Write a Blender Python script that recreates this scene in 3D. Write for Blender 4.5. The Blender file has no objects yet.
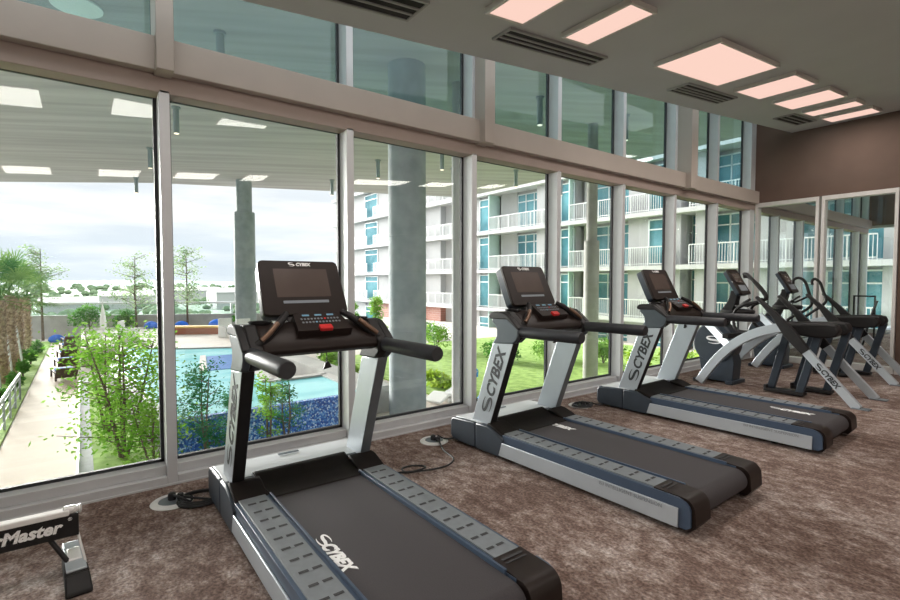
import bpy, bmesh, math, random
from mathutils import Vector, Matrix
random.seed(7)
scn = bpy.context.scene
COL = scn.collection
R = math.radians

# ------------------------------------------------------------------ materials
def newmat(name):
    m = bpy.data.materials.new(name); m.use_nodes = True
    nt = m.node_tree
    return m, nt, nt.nodes, nt.links, nt.nodes['Principled BSDF']

def pmat(name, col, rough=0.5, metal=0.0, var=0.0, scale=20.0, col2=None, bump=0.0, spec=0.5, stretch=None, emit=None, es=0.0, coat=0.0):
    m, nt, N, L, b = newmat(name)
    b.inputs['Roughness'].default_value = rough
    b.inputs['Metallic'].default_value = metal
    b.inputs['Specular IOR Level'].default_value = spec
    b.inputs['Coat Weight'].default_value = coat
    if col2 is None:
        col2 = tuple(min(1, c * (1 + var)) for c in col); c1 = tuple(c * (1 - var) for c in col)
    else:
        c1 = col
    tc = N.new('ShaderNodeTexCoord'); nz = N.new('ShaderNodeTexNoise')
    nz.inputs['Scale'].default_value = scale; nz.inputs['Detail'].default_value = 5
    src = tc.outputs['Object']
    if stretch:
        mp = N.new('ShaderNodeMapping'); mp.inputs['Scale'].default_value = stretch
        L.new(src, mp.inputs['Vector']); src = mp.outputs['Vector']
    L.new(src, nz.inputs['Vector'])
    rp = N.new('ShaderNodeValToRGB')
    rp.color_ramp.elements[0].position = 0.35; rp.color_ramp.elements[1].position = 0.65
    rp.color_ramp.elements[0].color = (*c1, 1); rp.color_ramp.elements[1].color = (*col2, 1)
    L.new(nz.outputs['Fac'], rp.inputs['Fac']); L.new(rp.outputs['Color'], b.inputs['Base Color'])
    if bump:
        bp = N.new('ShaderNodeBump'); bp.inputs['Strength'].default_value = bump; bp.inputs['Distance'].default_value = 0.01
        L.new(nz.outputs['Fac'], bp.inputs['Height']); L.new(bp.outputs['Normal'], b.inputs['Normal'])
    if emit:
        b.inputs['Emission Color'].default_value = (*emit, 1); b.inputs['Emission Strength'].default_value = es
    return m

def emitmat(name, col, s):
    m, nt, N, L, b = newmat(name)
    N.remove(b); e = N.new('ShaderNodeEmission'); e.inputs['Color'].default_value = (*col, 1); e.inputs['Strength'].default_value = s
    L.new(e.outputs[0], N['Material Output'].inputs['Surface']); return m

def glassmat(name, tint, base, graz, rough=0.0):
    m, nt, N, L, b = newmat(name); N.remove(b)
    t = N.new('ShaderNodeBsdfTransparent'); t.inputs['Color'].default_value = (*tint, 1)
    g = N.new('ShaderNodeBsdfGlossy'); g.inputs['Roughness'].default_value = rough; g.inputs['Color'].default_value = (0.95, 1, 0.98, 1)
    lw = N.new('ShaderNodeLayerWeight'); lw.inputs['Blend'].default_value = 0.5
    pw = N.new('ShaderNodeMath'); pw.operation = 'POWER'; pw.inputs[1].default_value = 4.0
    L.new(lw.outputs['Facing'], pw.inputs[0])
    ma = N.new('ShaderNodeMath'); ma.operation = 'MULTIPLY_ADD'; ma.inputs[1].default_value = graz; ma.inputs[2].default_value = base
    L.new(pw.outputs[0], ma.inputs[0])
    mx = N.new('ShaderNodeMixShader'); L.new(ma.outputs[0], mx.inputs[0]); L.new(t.outputs[0], mx.inputs[1]); L.new(g.outputs[0], mx.inputs[2])
    L.new(mx.outputs[0], N['Material Output'].inputs['Surface']); return m

def leafmat(name, c1, c2, scale=3.0, trans=0.45):
    m, nt, N, L, b = newmat(name); N.remove(b)
    tc = N.new('ShaderNodeTexCoord'); nz = N.new('ShaderNodeTexNoise'); nz.inputs['Scale'].default_value = scale
    L.new(tc.outputs['Object'], nz.inputs['Vector'])
    rp = N.new('ShaderNodeValToRGB'); rp.color_ramp.elements[0].position = .35; rp.color_ramp.elements[1].position = .65
    rp.color_ramp.elements[0].color = (*c1, 1); rp.color_ramp.elements[1].color = (*c2, 1)
    L.new(nz.outputs['Fac'], rp.inputs['Fac'])
    d = N.new('ShaderNodeBsdfDiffuse'); t = N.new('ShaderNodeBsdfTranslucent'); mx = N.new('ShaderNodeMixShader'); mx.inputs[0].default_value = trans
    L.new(rp.outputs[0], d.inputs['Color']); L.new(rp.outputs[0], t.inputs['Color'])
    L.new(d.outputs[0], mx.inputs[1]); L.new(t.outputs[0], mx.inputs[2]); L.new(mx.outputs[0], N['Material Output'].inputs['Surface'])
    return m

def carpetmat():
    m, nt, N, L, b = newmat('carpet')
    b.inputs['Roughness'].default_value = 0.95; b.inputs['Specular IOR Level'].default_value = 0.15
    tc = N.new('ShaderNodeTexCoord')
    mp = N.new('ShaderNodeMapping'); mp.inputs['Scale'].default_value = (.85, 1.15, 1); mp.inputs['Rotation'].default_value = (0, 0, R(0)); L.new(tc.outputs['Object'], mp.inputs['Vector'])
    n1 = N.new('ShaderNodeTexNoise'); n1.inputs['Scale'].default_value = 10; n1.inputs['Detail'].default_value = 14; n1.inputs['Roughness'].default_value = 0.80
    L.new(mp.outputs[0], n1.inputs['Vector'])
    n0 = N.new('ShaderNodeTexNoise'); n0.inputs['Scale'].default_value = 1.5; n0.inputs['Detail'].default_value = 4; L.new(tc.outputs['Object'], n0.inputs['Vector'])
    ad = N.new('ShaderNodeMath'); ad.operation = 'MULTIPLY_ADD'; ad.inputs[1].default_value = .30; L.new(n0.outputs['Fac'], ad.inputs[0])
    ml = N.new('ShaderNodeMath'); ml.operation = 'MULTIPLY'; ml.inputs[1].default_value = .82; L.new(n1.outputs['Fac'], ml.inputs[0]); L.new(ml.outputs[0], ad.inputs[2])
    r1 = N.new('ShaderNodeValToRGB'); e = r1.color_ramp.elements
    e[0].position = .44; e[0].color = (.110, .072, .058, 1); e[1].position = .72; e[1].color = (.53, .475, .44, 1)
    k = e.new(.535); k.color = (.180, .126, .105, 1)
    k = e.new(.61); k.color = (.30, .24, .212, 1)
    L.new(ad.outputs[0], r1.inputs['Fac'])
    n2 = N.new('ShaderNodeTexNoise'); n2.inputs['Scale'].default_value = 60; n2.inputs['Detail'].default_value = 3; L.new(tc.outputs['Object'], n2.inputs['Vector'])
    r2 = N.new('ShaderNodeValToRGB'); r2.color_ramp.elements[0].position = .32; r2.color_ramp.elements[0].color = (.55, .53, .53, 1); r2.color_ramp.elements[1].position = .70; r2.color_ramp.elements[1].color = (1.35, 1.35, 1.35, 1)
    L.new(n2.outputs['Fac'], r2.inputs['Fac'])
    mx = N.new('ShaderNodeMix'); mx.data_type = 'RGBA'; mx.blend_type = 'MULTIPLY'; mx.inputs['Factor'].default_value = 1
    L.new(r1.outputs[0], mx.inputs[6]); L.new(r2.outputs[0], mx.inputs[7]); L.new(mx.outputs[2], b.inputs['Base Color'])
    bp = N.new('ShaderNodeBump'); bp.inputs['Strength'].default_value = .25; bp.inputs['Distance'].default_value = .004
    L.new(n2.outputs['Fac'], bp.inputs['Height']); L.new(bp.outputs[0], b.inputs['Normal'])
    return m

def tilemat(name, cols, scale, rough=.25):
    m, nt, N, L, b = newmat(name); b.inputs['Roughness'].default_value = rough
    tc = N.new('ShaderNodeTexCoord'); v = N.new('ShaderNodeTexVoronoi'); v.inputs['Scale'].default_value = scale
    L.new(tc.outputs['Object'], v.inputs['Vector'])
    sp = N.new('ShaderNodeSeparateColor'); L.new(v.outputs['Color'], sp.inputs[0])
    rp = N.new('ShaderNodeValToRGB'); rp.color_ramp.interpolation = 'CONSTANT'
    e = rp.color_ramp.elements; e[0].color = (*cols[0], 1); e[0].position = 0; e[1].position = 1 / len(cols); e[1].color = (*cols[1], 1)
    for i in range(2, len(cols)):
        k = e.new(i / len(cols)); k.color = (*cols[i], 1)
    L.new(sp.outputs[0], rp.inputs[0]); L.new(rp.outputs[0], b.inputs['Base Color']); return m

def boardmat(name, c1, c2, axis_scale, mort=(.2, .18, .15), bw=2.0, rh=.14):
    m, nt, N, L, b = newmat(name); b.inputs['Roughness'].default_value = .7
    tc = N.new('ShaderNodeTexCoord'); mp = N.new('ShaderNodeMapping'); mp.inputs['Rotation'].default_value = axis_scale
    L.new(tc.outputs['Object'], mp.inputs['Vector'])
    br = N.new('ShaderNodeTexBrick'); br.inputs['Scale'].default_value = 1; br.inputs['Brick Width'].default_value = bw; br.inputs['Row Height'].default_value = rh
    br.inputs['Mortar Size'].default_value = .006; br.inputs['Color1'].default_value = (*c1, 1); br.inputs['Color2'].default_value = (*c2, 1); br.inputs['Mortar'].default_value = (*mort, 1)
    L.new(mp.outputs[0], br.inputs['Vector']); L.new(br.outputs['Color'], b.inputs['Base Color']); return m

M = {}
M['carpet'] = carpetmat()
M['ceiling'] = pmat('ceiling_paint', (.49, .50, .50), .9, var=.02, scale=2)
M['soffitedge'] = M['ceiling']
M['brown'] = pmat('brown_wall', (.135, .088, .068), .85, var=.05, scale=3)
M['room'] = pmat('room_wall', (.42, .39, .36), .9, var=.03, scale=3)
M['alu'] = pmat('window_aluminium', (.58, .59, .60), .42, .15, var=.02, scale=8)
M['header'] = pmat('header_shaded', (.34, .27, .235), .6, var=.02, scale=4)  # beam colour darkened here for the shade under the beam
M['beam'] = pmat('beam_paint', (.43, .375, .33), .6, var=.02, scale=4)
M['gasket'] = pmat('black_gasket', (.02, .022, .025), .6, var=.1)
M['glass'] = glassmat('window_glass', (.965, .98, .985), .028, .45)
M['upglass'] = glassmat('clerestory_glass', (.67, .785, .82), .028, .45)
M['partglass'] = glassmat('partition_glass', (.96, .98, .98), .035, .5)
m_, nt_, N_, L_, b_ = newmat('mirror_silver'); b_.inputs['Base Color'].default_value = (.66, .72, .70, 1); b_.inputs['Metallic'].default_value = 1; b_.inputs['Roughness'].default_value = .02; M['mirror'] = m_
M['mframe'] = pmat('pale_frame', (.66, .64, .62), .5, .1, var=.03)  # pale frame of the glass partition, also the skirting
M['lamp'] = emitmat('ceiling_diffuser', (1.0, .68, .575), .72)
M['lamp2'] = emitmat('ceiling_diffuser_far_row', (1.0, .80, .70), 2.2)
M['lampframe'] = pmat('lamp_frame', (.60, .57, .53), .5, .1, var=.02)
M['vent'] = pmat('vent_metal', (.32, .32, .31), .6, var=.03)
M['ventdark'] = pmat('vent_dark', (.015, .015, .015), .9, var=.1)
# machines
M['silver'] = pmat('silver_paint', (.50, .555, .60), .36, .35, var=.03, scale=6)
M['silver2'] = pmat('grey_steel', (.17, .20, .225), .4, .35, var=.04, scale=6)
M['cover'] = pmat('hood_cover_silver', (.70, .73, .75), .38, .2, var=.02, scale=6)
M['slate'] = pmat('slate_neck', (.085, .105, .122), .4, .3, var=.05, scale=8)
M['guard'] = pmat('belt_guard_black', (.016, .013, .012), .7, var=.15, scale=10, spec=.12)
M['navy'] = pmat('navy_shell', (.028, .040, .056), .42, var=.08, scale=8)
M['navyband'] = pmat('navy_band', (.05, .078, .125), .38, var=.06, scale=8)
M['black'] = pmat('black_plastic', (.015, .014, .0145), .5, var=.15, scale=14, spec=.3)
M['bezel'] = pmat('dark_bezel', (.018, .0115, .0095), .45, var=.08, scale=10, spec=.25)
M['screen'] = pmat('screen_glass', (.085, .064, .056), .26, var=.05, scale=4, spec=.35)
M['belt'] = pmat('running_belt', (.043, .038, .042), .72, var=.10, scale=160, bump=.12)
M['pad'] = pmat('foot_rail_pad', (.165, .185, .20), .55, var=.05, scale=30)
M['paddark'] = pmat('rail_slots', (.028, .028, .03), .8, var=.1)
M['rubber'] = pmat('handrail_rubber', (.030, .032, .038), .42, var=.1, scale=40)
M['copper'] = pmat('grip_metal', (.20, .125, .085), .35, .6, var=.08)
M['red'] = pmat('red_stop', (.62, .02, .02), .4, var=.05)
M['white'] = pmat('white_print', (.93, .94, .94), .6, var=.01)
M['ink'] = pmat('black_print', (.03, .035, .04), .6, var=.02)
M['greyink'] = pmat('grey_print', (.22, .25, .28), .6, var=.02)
M['blueled'] = pmat('blue_keys', (.20, .42, .60), .4, var=.2)
M['cord'] = pmat('cord_rubber', (.016, .016, .018), .5, var=.1)
M['steelplate'] = pmat('steel_plate', (.78, .78, .77), .3, .3, var=.04)
# outdoors
M['concrete'] = pmat('column_concrete', (.235, .27, .28), .8, col2=(.31, .345, .355), scale=2.2, bump=.05)
def soffitmat():
    m, nt, N, L, b = newmat('soffit_concrete'); b.inputs['Roughness'].default_value = .9
    tc = N.new('ShaderNodeTexCoord'); m1 = N.new('ShaderNodeMapping'); m1.inputs['Rotation'].default_value = (0, 0, R(-61)); m2 = N.new('ShaderNodeMapping'); m2.inputs['Scale'].default_value = (.10, 1.6, 1)
    L.new(tc.outputs['Object'], m1.inputs['Vector']); L.new(m1.outputs[0], m2.inputs['Vector'])
    nz = N.new('ShaderNodeTexNoise'); nz.inputs['Scale'].default_value = 1.6; nz.inputs['Detail'].default_value = 6; L.new(m2.outputs[0], nz.inputs['Vector'])
    rp = N.new('ShaderNodeValToRGB'); rp.color_ramp.elements[0].position = .35; rp.color_ramp.elements[1].position = .65
    rp.color_ramp.elements[0].color = (.355, .335, .35, 1); rp.color_ramp.elements[1].color = (.455, .43, .445, 1)
    L.new(nz.outputs['Fac'], rp.inputs['Fac']); L.new(rp.outputs[0], b.inputs['Base Color']); return m
M['concrete2'] = pmat('pale_concrete', (.27, .265, .245), .8, col2=(.34, .335, .31), scale=2.2)
M['soffit'] = soffitmat()
M['paving'] = pmat('pale_paving', (.60, .54, .48), .85, var=.07, scale=1.5)
M['deck'] = boardmat('path_boards', (.60, .475, .335), (.56, .44, .31), (0, 0, R(90)), (.50, .41, .32), bw=3.4, rh=.30)
M['curb'] = pmat('curb_stone', (.42, .44, .46), .8, var=.06, scale=6)
M['grass'] = pmat('lawn_grass', (.24, .40, .07), .95, col2=(.42, .62, .15), scale=3.5, bump=.6)
M['water'] = pmat('pool_water', (.16, .56, .64), .25, col2=(.36, .76, .80), scale=.9, bump=.10, stretch=(1, .4, 1), spec=.12)
M['deepblue'] = pmat('deep_pool_blue', (.02, .16, .48), .4, var=.1, scale=4, spec=.1)
M['mosaic'] = tilemat('blue_mosaic', [(.03, .10, .42), (.07, .22, .66), (.20, .42, .80), (.05, .16, .54), (.55, .72, .92), (.03, .09, .36)], 26)
M['coping'] = pmat('pool_coping', (.43, .41, .395), .7, var=.05)
M['bwall'] = pmat('facade_stucco', (.40, .40, .405), .85, var=.04, scale=.8)
M['bslab'] = pmat('facade_slab', (.54, .54, .54), .8, var=.02)
M['bgrey'] = pmat('facade_grey', (.46, .455, .45), .85, var=.05, scale=.8)
M['bteal'] = pmat('facade_window', (.04, .17, .21), .08, col2=(.15, .36, .42), scale=.45, spec=.6)
M['bwin'] = pmat('facade_window_frame', (.72, .78, .80), .5, var=.03)
M['fin'] = pmat('balcony_fin', (.50, .66, .62), .3, var=.04, scale=1)
M['brick'] = boardmat('ground_brick', (.30, .11, .08), (.36, .15, .10), (R(90), 0, 0), (.5, .42, .38), bw=.6, rh=.2)
M['railw'] = pmat('white_railing', (.66, .67, .67), .5, var=.02)
M['railg'] = pmat('grey_railing', (.36, .38, .39), .45, .4, var=.05)
M['fenceglass'] = glassmat('fence_glass', (.86, .91, .90), .04, .3)
M['cwall'] = pmat('garden_wall', (.30, .30, .285), .85, col2=(.38, .375, .355), scale=1.2)
M['darktree'] = pmat('far_tree', (.10, .17, .08), .95, col2=(.20, .28, .15), scale=.05)
M['bark'] = pmat('tree_bark', (.12, .085, .06), .9, var=.25, scale=12)
M['palmbark'] = pmat('palm_boots', (.20, .12, .075), .9, col2=(.50, .38, .27), scale=9)
M['leaf1'] = leafmat('shrub_leaf', (.10, .29, .02), (.30, .54, .08), 2.2)
M['leaf2'] = leafmat('conifer_leaf', (.02, .13, .05), (.09, .28, .12), 2.5, .3)
M['leaf3'] = leafmat('tree_leaf', (.16, .25, .14), (.32, .42, .24), 1.5)
M['leafp'] = leafmat('palm_leaf', (.045, .17, .05), (.22, .35, .10), 1.2, .35)
M['hedge'] = leafmat('hedge_leaf', (.10, .26, .03), (.34, .52, .11), 1.2)
M['darkhedge'] = leafmat('dark_hedge_leaf', (.03, .14, .02), (.12, .30, .05), 1.5)
M['yhedge'] = leafmat('lime_hedge_leaf', (.26, .42, .03), (.55, .68, .12), 1.5)
M['blue'] = pmat('blue_fabric', (.01, .12, .55), .8, var=.15, scale=6)
M['skyblue'] = pmat('sky_blue_fabric', (.03, .30, .80), .8, var=.15, scale=6)
M['wood'] = pmat('lounger_wood', (.075, .045, .032), .6, var=.2, scale=10)
M['whitef'] = pmat('white_fabric', (.82, .82, .80), .8, var=.03)
M['yellow'] = pmat('bench_top', (.72, .48, .16), .7, var=.08)
M['redbr'] = pmat('bench_side', (.35, .13, .08), .7, var=.1)
M['terrain'] = pmat('far_land', (.10, .17, .10), .95, col2=(.30, .36, .30), scale=.014, stretch=(.5, 1.4, 1))
M['hill'] = pmat('hazed_hill', (.27, .34, .38), .95, col2=(.36, .42, .44), scale=.02)  # distance haze put into the hill colour as bluish grey
M['house'] = pmat('far_house', (.46, .46, .45), .8, var=.05)
M['warm'] = emitmat('downlight_lens', (1, .86, .62), 1.6)
M['pendant'] = pmat('downlight_body', (.24, .29, .30), .5, .2, var=.05)
M['discl'] = pmat('disc_plate', (.86, .88, .88), .6, var=.02)

# ------------------------------------------------------------------ mesh builder
class MB:
    def __init__(s): s.bm = bmesh.new(); s.mats = []; s.off = Vector((0, 0, 0))
    def mi(s, m):
        if m not in s.mats: s.mats.append(m)
        return s.mats.index(m)
    def face(s, vs, i):
        try:
            f = s.bm.faces.new(vs); f.material_index = i; return f
        except ValueError: return None
    def box(s, a, b, m, rot=None):
        i = s.mi(m); x0, y0, z0 = [min(p, q) for p, q in zip(a, b)]; x1, y1, z1 = [max(p, q) for p, q in zip(a, b)]
        P = [Vector(p) for p in ((x0,y0,z0),(x1,y0,z0),(x1,y1,z0),(x0,y1,z0),(x0,y0,z1),(x1,y0,z1),(x1,y1,z1),(x0,y1,z1))]
        if rot:
            c = sum(P, Vector()) / 8; P = [c + rot @ (p - c) for p in P]
        v = [s.bm.verts.new(p - s.off) for p in P]
        for q in ((0,3,2,1),(4,5,6,7),(0,1,5,4),(1,2,6,5),(2,3,7,6),(3,0,4,7)): s.face([v[k] for k in q], i)
    def prism(s, poly, axis, lo, hi, m, mcap=None, side_mats=None):
        """poly: 2D points in the other two axes (y: (x,z); x: (y,z); z: (x,y))"""
        i = s.mi(m); ic = s.mi(mcap) if mcap else i
        def P(p, t):
            return Vector((p[0], t, p[1])) if axis == 'y' else Vector((t, p[0], p[1])) if axis == 'x' else Vector((p[0], p[1], t))
        A = [s.bm.verts.new(P(p, lo) - s.off) for p in poly]; B = [s.bm.verts.new(P(p, hi) - s.off) for p in poly]
        n = len(poly)
        for k in range(n):
            j = (k + 1) % n
            s.face([A[k], A[j], B[j], B[k]], s.mi(side_mats[k]) if side_mats and side_mats.get(k) else i)
        s.face(A[::-1], ic); s.face(B, ic)
    def tube(s, pts, r, m, seg=10, cap=True, flat=None):
        """r: radius or list; flat=(a,b): elliptical scale"""
        i = s.mi(m); pts = [Vector(p) for p in pts]; n = len(pts); rings = []
        up0 = None
        for k, p in enumerate(pts):
            d = (pts[min(k+1, n-1)] - pts[max(k-1, 0)]).normalized()
            if up0 is None:
                up0 = Vector((0, 0, 1)) if abs(d.z) < .9 else Vector((0, 1, 0))
            sx = d.cross(up0)
            if sx.length < 1e-4: sx = d.orthogonal()
            sx.normalize(); up = sx.cross(d).normalized(); up0 = up
            rr = r[k] if isinstance(r, (list, tuple)) else r
            rings.append([s.bm.verts.new(p + sx * (rr * math.cos(2*math.pi*q/seg)) + up * (rr * math.sin(2*math.pi*q/seg)) - s.off) for q in range(seg)])
        for k in range(n - 1):
            for q in range(seg):
                s.face([rings[k][q], rings[k][(q+1) % seg], rings[k+1][(q+1) % seg], rings[k+1][q]], i)
        if cap: s.face(rings[0][::-1], i); s.face(rings[-1], i)
    def strip(s, pts, h, w, m, wax=Vector((0, 1, 0))):
        """flat beam along pts in the xz plane, height h across the path, width w along wax"""
        i = s.mi(m); pts = [Vector(p) for p in pts]; n = len(pts); rings = []
        for k, p in enumerate(pts):
            d = (pts[min(k+1, n-1)] - pts[max(k-1, 0)]).normalized(); nn = d.cross(wax).normalized()
            hh = h[k] if isinstance(h, (list, tuple)) else h
            rings.append([s.bm.verts.new(p + nn*a*hh/2 + wax*b*w/2 - s.off) for a, b in ((1,1),(1,-1),(-1,-1),(-1,1))])
        for k in range(n - 1):
            for q in range(4): s.face([rings[k][q], rings[k][(q+1) % 4], rings[k+1][(q+1) % 4], rings[k+1][q]], i)
        s.face(rings[0][::-1], i); s.face(rings[-1], i)
    def lathe(s, prof, c, m, seg=24, axis='z'):
        i = s.mi(m); c = Vector(c); rings = []
        for r, h in prof:
            ring = []
            for q in range(seg):
                a = 2*math.pi*q/seg; u, v = r*math.cos(a), r*math.sin(a)
                p = Vector((u, v, h)) if axis == 'z' else Vector((u, h, v)) if axis == 'y' else Vector((h, u, v))
                ring.append(s.bm.verts.new(c + p - s.off))
            rings.append(ring)
        for k in range(len(rings)-1):
            for q in range(seg): s.face([rings[k][q], rings[k][(q+1) % seg], rings[k+1][(q+1) % seg], rings[k+1][q]], i)
        s.face(rings[0][::-1], i); s.face(rings[-1], i)
    def quad(s, P, m): s.face([s.bm.verts.new(Vector(p) - s.off) for p in P], s.mi(m))
    def mesh(s, me, mat4, m):
        i = s.mi(m); vs = [s.bm.verts.new(mat4 @ v.co - s.off) for v in me.vertices]
        for p in me.polygons: s.face([vs[k] for k in p.vertices], i)
    def build(s, name, parent=None, loc=None, bevel=0, smooth=True, rotz=0, seg=2):
        bmesh.ops.recalc_face_normals(s.bm, faces=s.bm.faces[:]) if smooth != 'leaf' else None
        if smooth and smooth != 'leaf':
            for f in s.bm.faces: f.smooth = True
            for e in s.bm.edges:
                if len(e.link_faces) == 2 and e.calc_face_angle(0) > R(38): e.smooth = False
        me = bpy.data.meshes.new(name); s.bm.to_mesh(me); s.bm.free()
        for m in s.mats: me.materials.append(m)
        o = bpy.data.objects.new(name, me); COL.objects.link(o)
        if parent: o.parent = parent
        if loc is not None: o.location = loc
        o.rotation_euler.z = rotz
        if bevel:
            b = o.modifiers.new('bevel', 'BEVEL'); b.width = bevel; b.segments = seg; b.limit_method = 'ANGLE'; b.angle_limit = R(40)
        return o

def tag(o, label=None, cat=None, group=None, kind=None):
    if label: o['label'] = label
    if cat: o['category'] = cat
    if group: o['group'] = group
    if kind: o['kind'] = kind
    return o
def empty(name, loc=(0, 0, 0), rz=0):
    o = bpy.data.objects.new(name, None); COL.objects.link(o); o.location = loc; o.rotation_euler.z = rz; o.empty_display_size = .1
    return o
def struct(o, label=None, cat=None): return tag(o, label, cat, None, 'structure')
def copy_tree(o, parent=None):
    c = o.copy(); COL.objects.link(c)
    if parent: c.parent = parent
    for ch in list(o.children): copy_tree(ch, c)
    return c

def spline(pts, n=8):
    pts = [Vector(p) for p in pts]; out = []
    for k in range(len(pts)-1):
        p0, p1, p2, p3 = pts[max(k-1, 0)], pts[k], pts[k+1], pts[min(k+2, len(pts)-1)]
        for q in range(n):
            t = q/n; out.append(.5*((2*p1) + (-p0+p2)*t + (2*p0-5*p1+4*p2-p3)*t*t + (-p0+3*p1-3*p2+p3)*t**3))
    out.append(pts[-1]); return out
_tc = {}
def textmesh(s, size, shear=0.0, off=0.0, ext=.0012):
    key = (s, size, shear, off, ext)
    if key in _tc: return _tc[key]
    cu = bpy.data.curves.new('txt', 'FONT'); cu.body = s; cu.size = size; cu.shear = shear; cu.offset = off; cu.extrude = ext; cu.resolution_u = 3
    cu.align_x = 'CENTER'; cu.align_y = 'CENTER'
    o = bpy.data.objects.new('txt', cu); COL.objects.link(o)
    bpy.context.view_layer.update()
    me = bpy.data.meshes.new_from_object(o.evaluated_get(bpy.context.evaluated_depsgraph_get()))
    bpy.data.objects.remove(o); _tc[key] = me
    return me
def frame4(o, x, y):
    x = Vector(x).normalized(); y = Vector(y); y = (y - x * y.dot(x)).normalized(); z = x.cross(y)
    m = Matrix((x, y, z)).transposed().to_4x4(); m.translation = Vector(o); return m
def swirl(b, mat4, w, h, m, ext=.0015):
    """the two-hook S emblem: a ribbon, thick in the middle and thin at its ends"""
    pts = []
    for k in range(33):
        t = k / 32
        if t < .5:
            a = R(40 + 230 * (t * 2)); pts.append((w*.5*math.cos(a)*.9, h*.25 + h*.25*math.sin(a)))
        else:
            a = R(90 - 230 * ((t - .5) * 2)); pts.append((w*.5*math.cos(a)*.9, -h*.25 + h*.25*math.sin(a)))
    i = b.mi(m); top = []; bot = []
    for k, p in enumerate(pts):
        q0 = pts[max(k-1, 0)]; q1 = pts[min(k+1, 32)]
        d = Vector((q1[0]-q0[0], q1[1]-q0[1], 0))
        n = Vector((-d.y, d.x, 0)); n = n.normalized() if n.length > 1e-6 else Vector((0, 1, 0))
        wd = h * (.025 + .12 * math.sin(math.pi * k / 32) ** 1.2)
        P = Vector((p[0], p[1], ext))
        top.append(b.bm.verts.new(mat4 @ (P + n*wd) - b.off)); bot.append(b.bm.verts.new(mat4 @ (P - n*wd) - b.off))
    for k in range(32): b.face([top[k], top[k+1], bot[k+1], bot[k]], i)

# ------------------------------------------------------------------ camera
f_px = 490.0; vx, vy = 653.0, 19.5
pitch = -math.atan(vy / f_px); cp = math.cos(pitch); th = math.atan(vx * cp / f_px)
fwd = Vector((-math.sin(th)*cp, math.cos(th)*cp, math.sin(pitch))); rgt = Vector((math.cos(th), math.sin(th), 0)); upv = rgt.cross(fwd)
CAM = Vector((3.927, 0, 1.45))
cam = bpy.data.cameras.new('camera'); cam.sensor_width = 36; cam.lens = f_px / 900 * 36; cam.clip_end = 6000; cam.clip_start = .05
co = bpy.data.objects.new('camera', cam); COL.objects.link(co)
mm = Matrix((rgt, upv, -fwd)).transposed().to_4x4(); mm.translation = CAM; co.matrix_world = mm
scn.camera = co

# ------------------------------------------------------------------ the room
D = 10.03; SL = .0877
def zc(y): return 4.04 - SL * (D - y)
DN0 = 17.55; YN = -4.0; XR = 8.6
b = MB(); b.box((-.2, YN - .15, -.25), (XR + .15, D + .15, 0), M['carpet']); struct(b.build('floor'), 'mottled brown carpet of the gym', 'floor')
b = MB(); e0 = .57
P = [(e0, YN - .15), (e0, D), (XR + .15, D), (XR + .15, YN - .15)]
i = b.mi(M['ceiling']); lo = [b.bm.verts.new((x, y, zc(y))) for x, y in P]; hi = [b.bm.verts.new((x, y, zc(y) + .14)) for x, y in P]
b.face(lo, i); b.face(hi[::-1], i)
for k in range(4): b.face([lo[k], lo[(k+1) % 4], hi[(k+1) % 4], hi[k]], i)
struct(b.build('ceiling', smooth=False), 'sloping grey painted ceiling', 'ceiling')
b = MB(); b.box((-.2, YN - .15, 4.75), (1.2, DN0, 4.9), M['ceiling']); struct(b.build('trim_upper_ceiling'), 'closing panel above the gap along the windows', 'ceiling')
b = MB(); b.prism([(-.2, 2.87), (2.03, 2.87), (2.03, 0), (XR + .15, 0), (XR + .15, 4.8), (-.2, 4.8)], 'y', D, D + .15, M['brown']); struct(b.build('wall_back', smooth=False), 'brown back wall above the glass partition', 'wall')
b = MB(); b.box((XR, YN, 0), (XR + .15, D, 4.8), M['room']); struct(b.build('wall_right'), 'plain wall opposite the windows', 'wall')
b = MB(); b.box((-.2, YN - .15, 0), (XR + .15, YN, 4.8), M['room']); struct(b.build('wall_front'), 'plain wall behind the camera', 'wall')

mul = [-3.57, -2.23, -.89, .452, 1.844, 3.234, 4.548, 5.862, 7.194, 8.537, 9.835]
XG = -.165
def bay(num, y0, y1, last, cut):
    w = struct(empty('window_%d' % num, (0, (y0 + y1)/2, 0)), 'tall floor-to-header window bay with a clerestory pane above the beam', 'window')
    c = Vector((0, (y0 + y1)/2, 0))
    a0 = y0 + (.065 if cut else 0)
    b = MB(); b.off = c
    ye = D if last else y1 + .065
    b.box((-.18, y1, 0), (0, ye, 2.76), M['alu']); b.box((-.18, y1, 3.06), (0, ye, 4.75), M['alu'])
    b.build('mullion', w, bevel=.004)
    b = MB(); b.off = c
    b.box((-.18, a0, 0), (0, y1, .065), M['alu']); b.box((-.18, a0, .065), (-.05, y1, .13), M['alu'])
    b.build('sill', w, bevel=.004)
    b = MB(); b.off = c
    for (z0, z1) in ((.13, 2.76), (3.07, 4.75)):
        t = .022
        b.box((XG - .012, a0, z0), (XG + .018, y1, z0 + t), M['gasket']); b.box((XG - .012, a0, z1 - t), (XG + .018, y1, z1), M['gasket'])
        b.box((XG - .012, a0, z0), (XG + .018, a0 + t, z1), M['gasket']); b.box((XG - .012, y1 - t, z0), (XG + .018, y1, z1), M['gasket'])
    b.build('gasket', w)
    b = MB(); b.off = c; b.box((XG, a0 + .01, .14), (XG + .008, y1 - .01, 2.75), M['glass']); b.build('pane', w)
    b = MB(); b.off = c; b.box((XG, a0 + .01, 3.08), (XG + .008, y1 - .01, 4.74), M['upglass']); b.build('clerestory_pane', w)
for k in range(len(mul)): bay(k + 1, YN if k == 0 else mul[k-1], mul[k], k == len(mul) - 1, k > 0)
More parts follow.
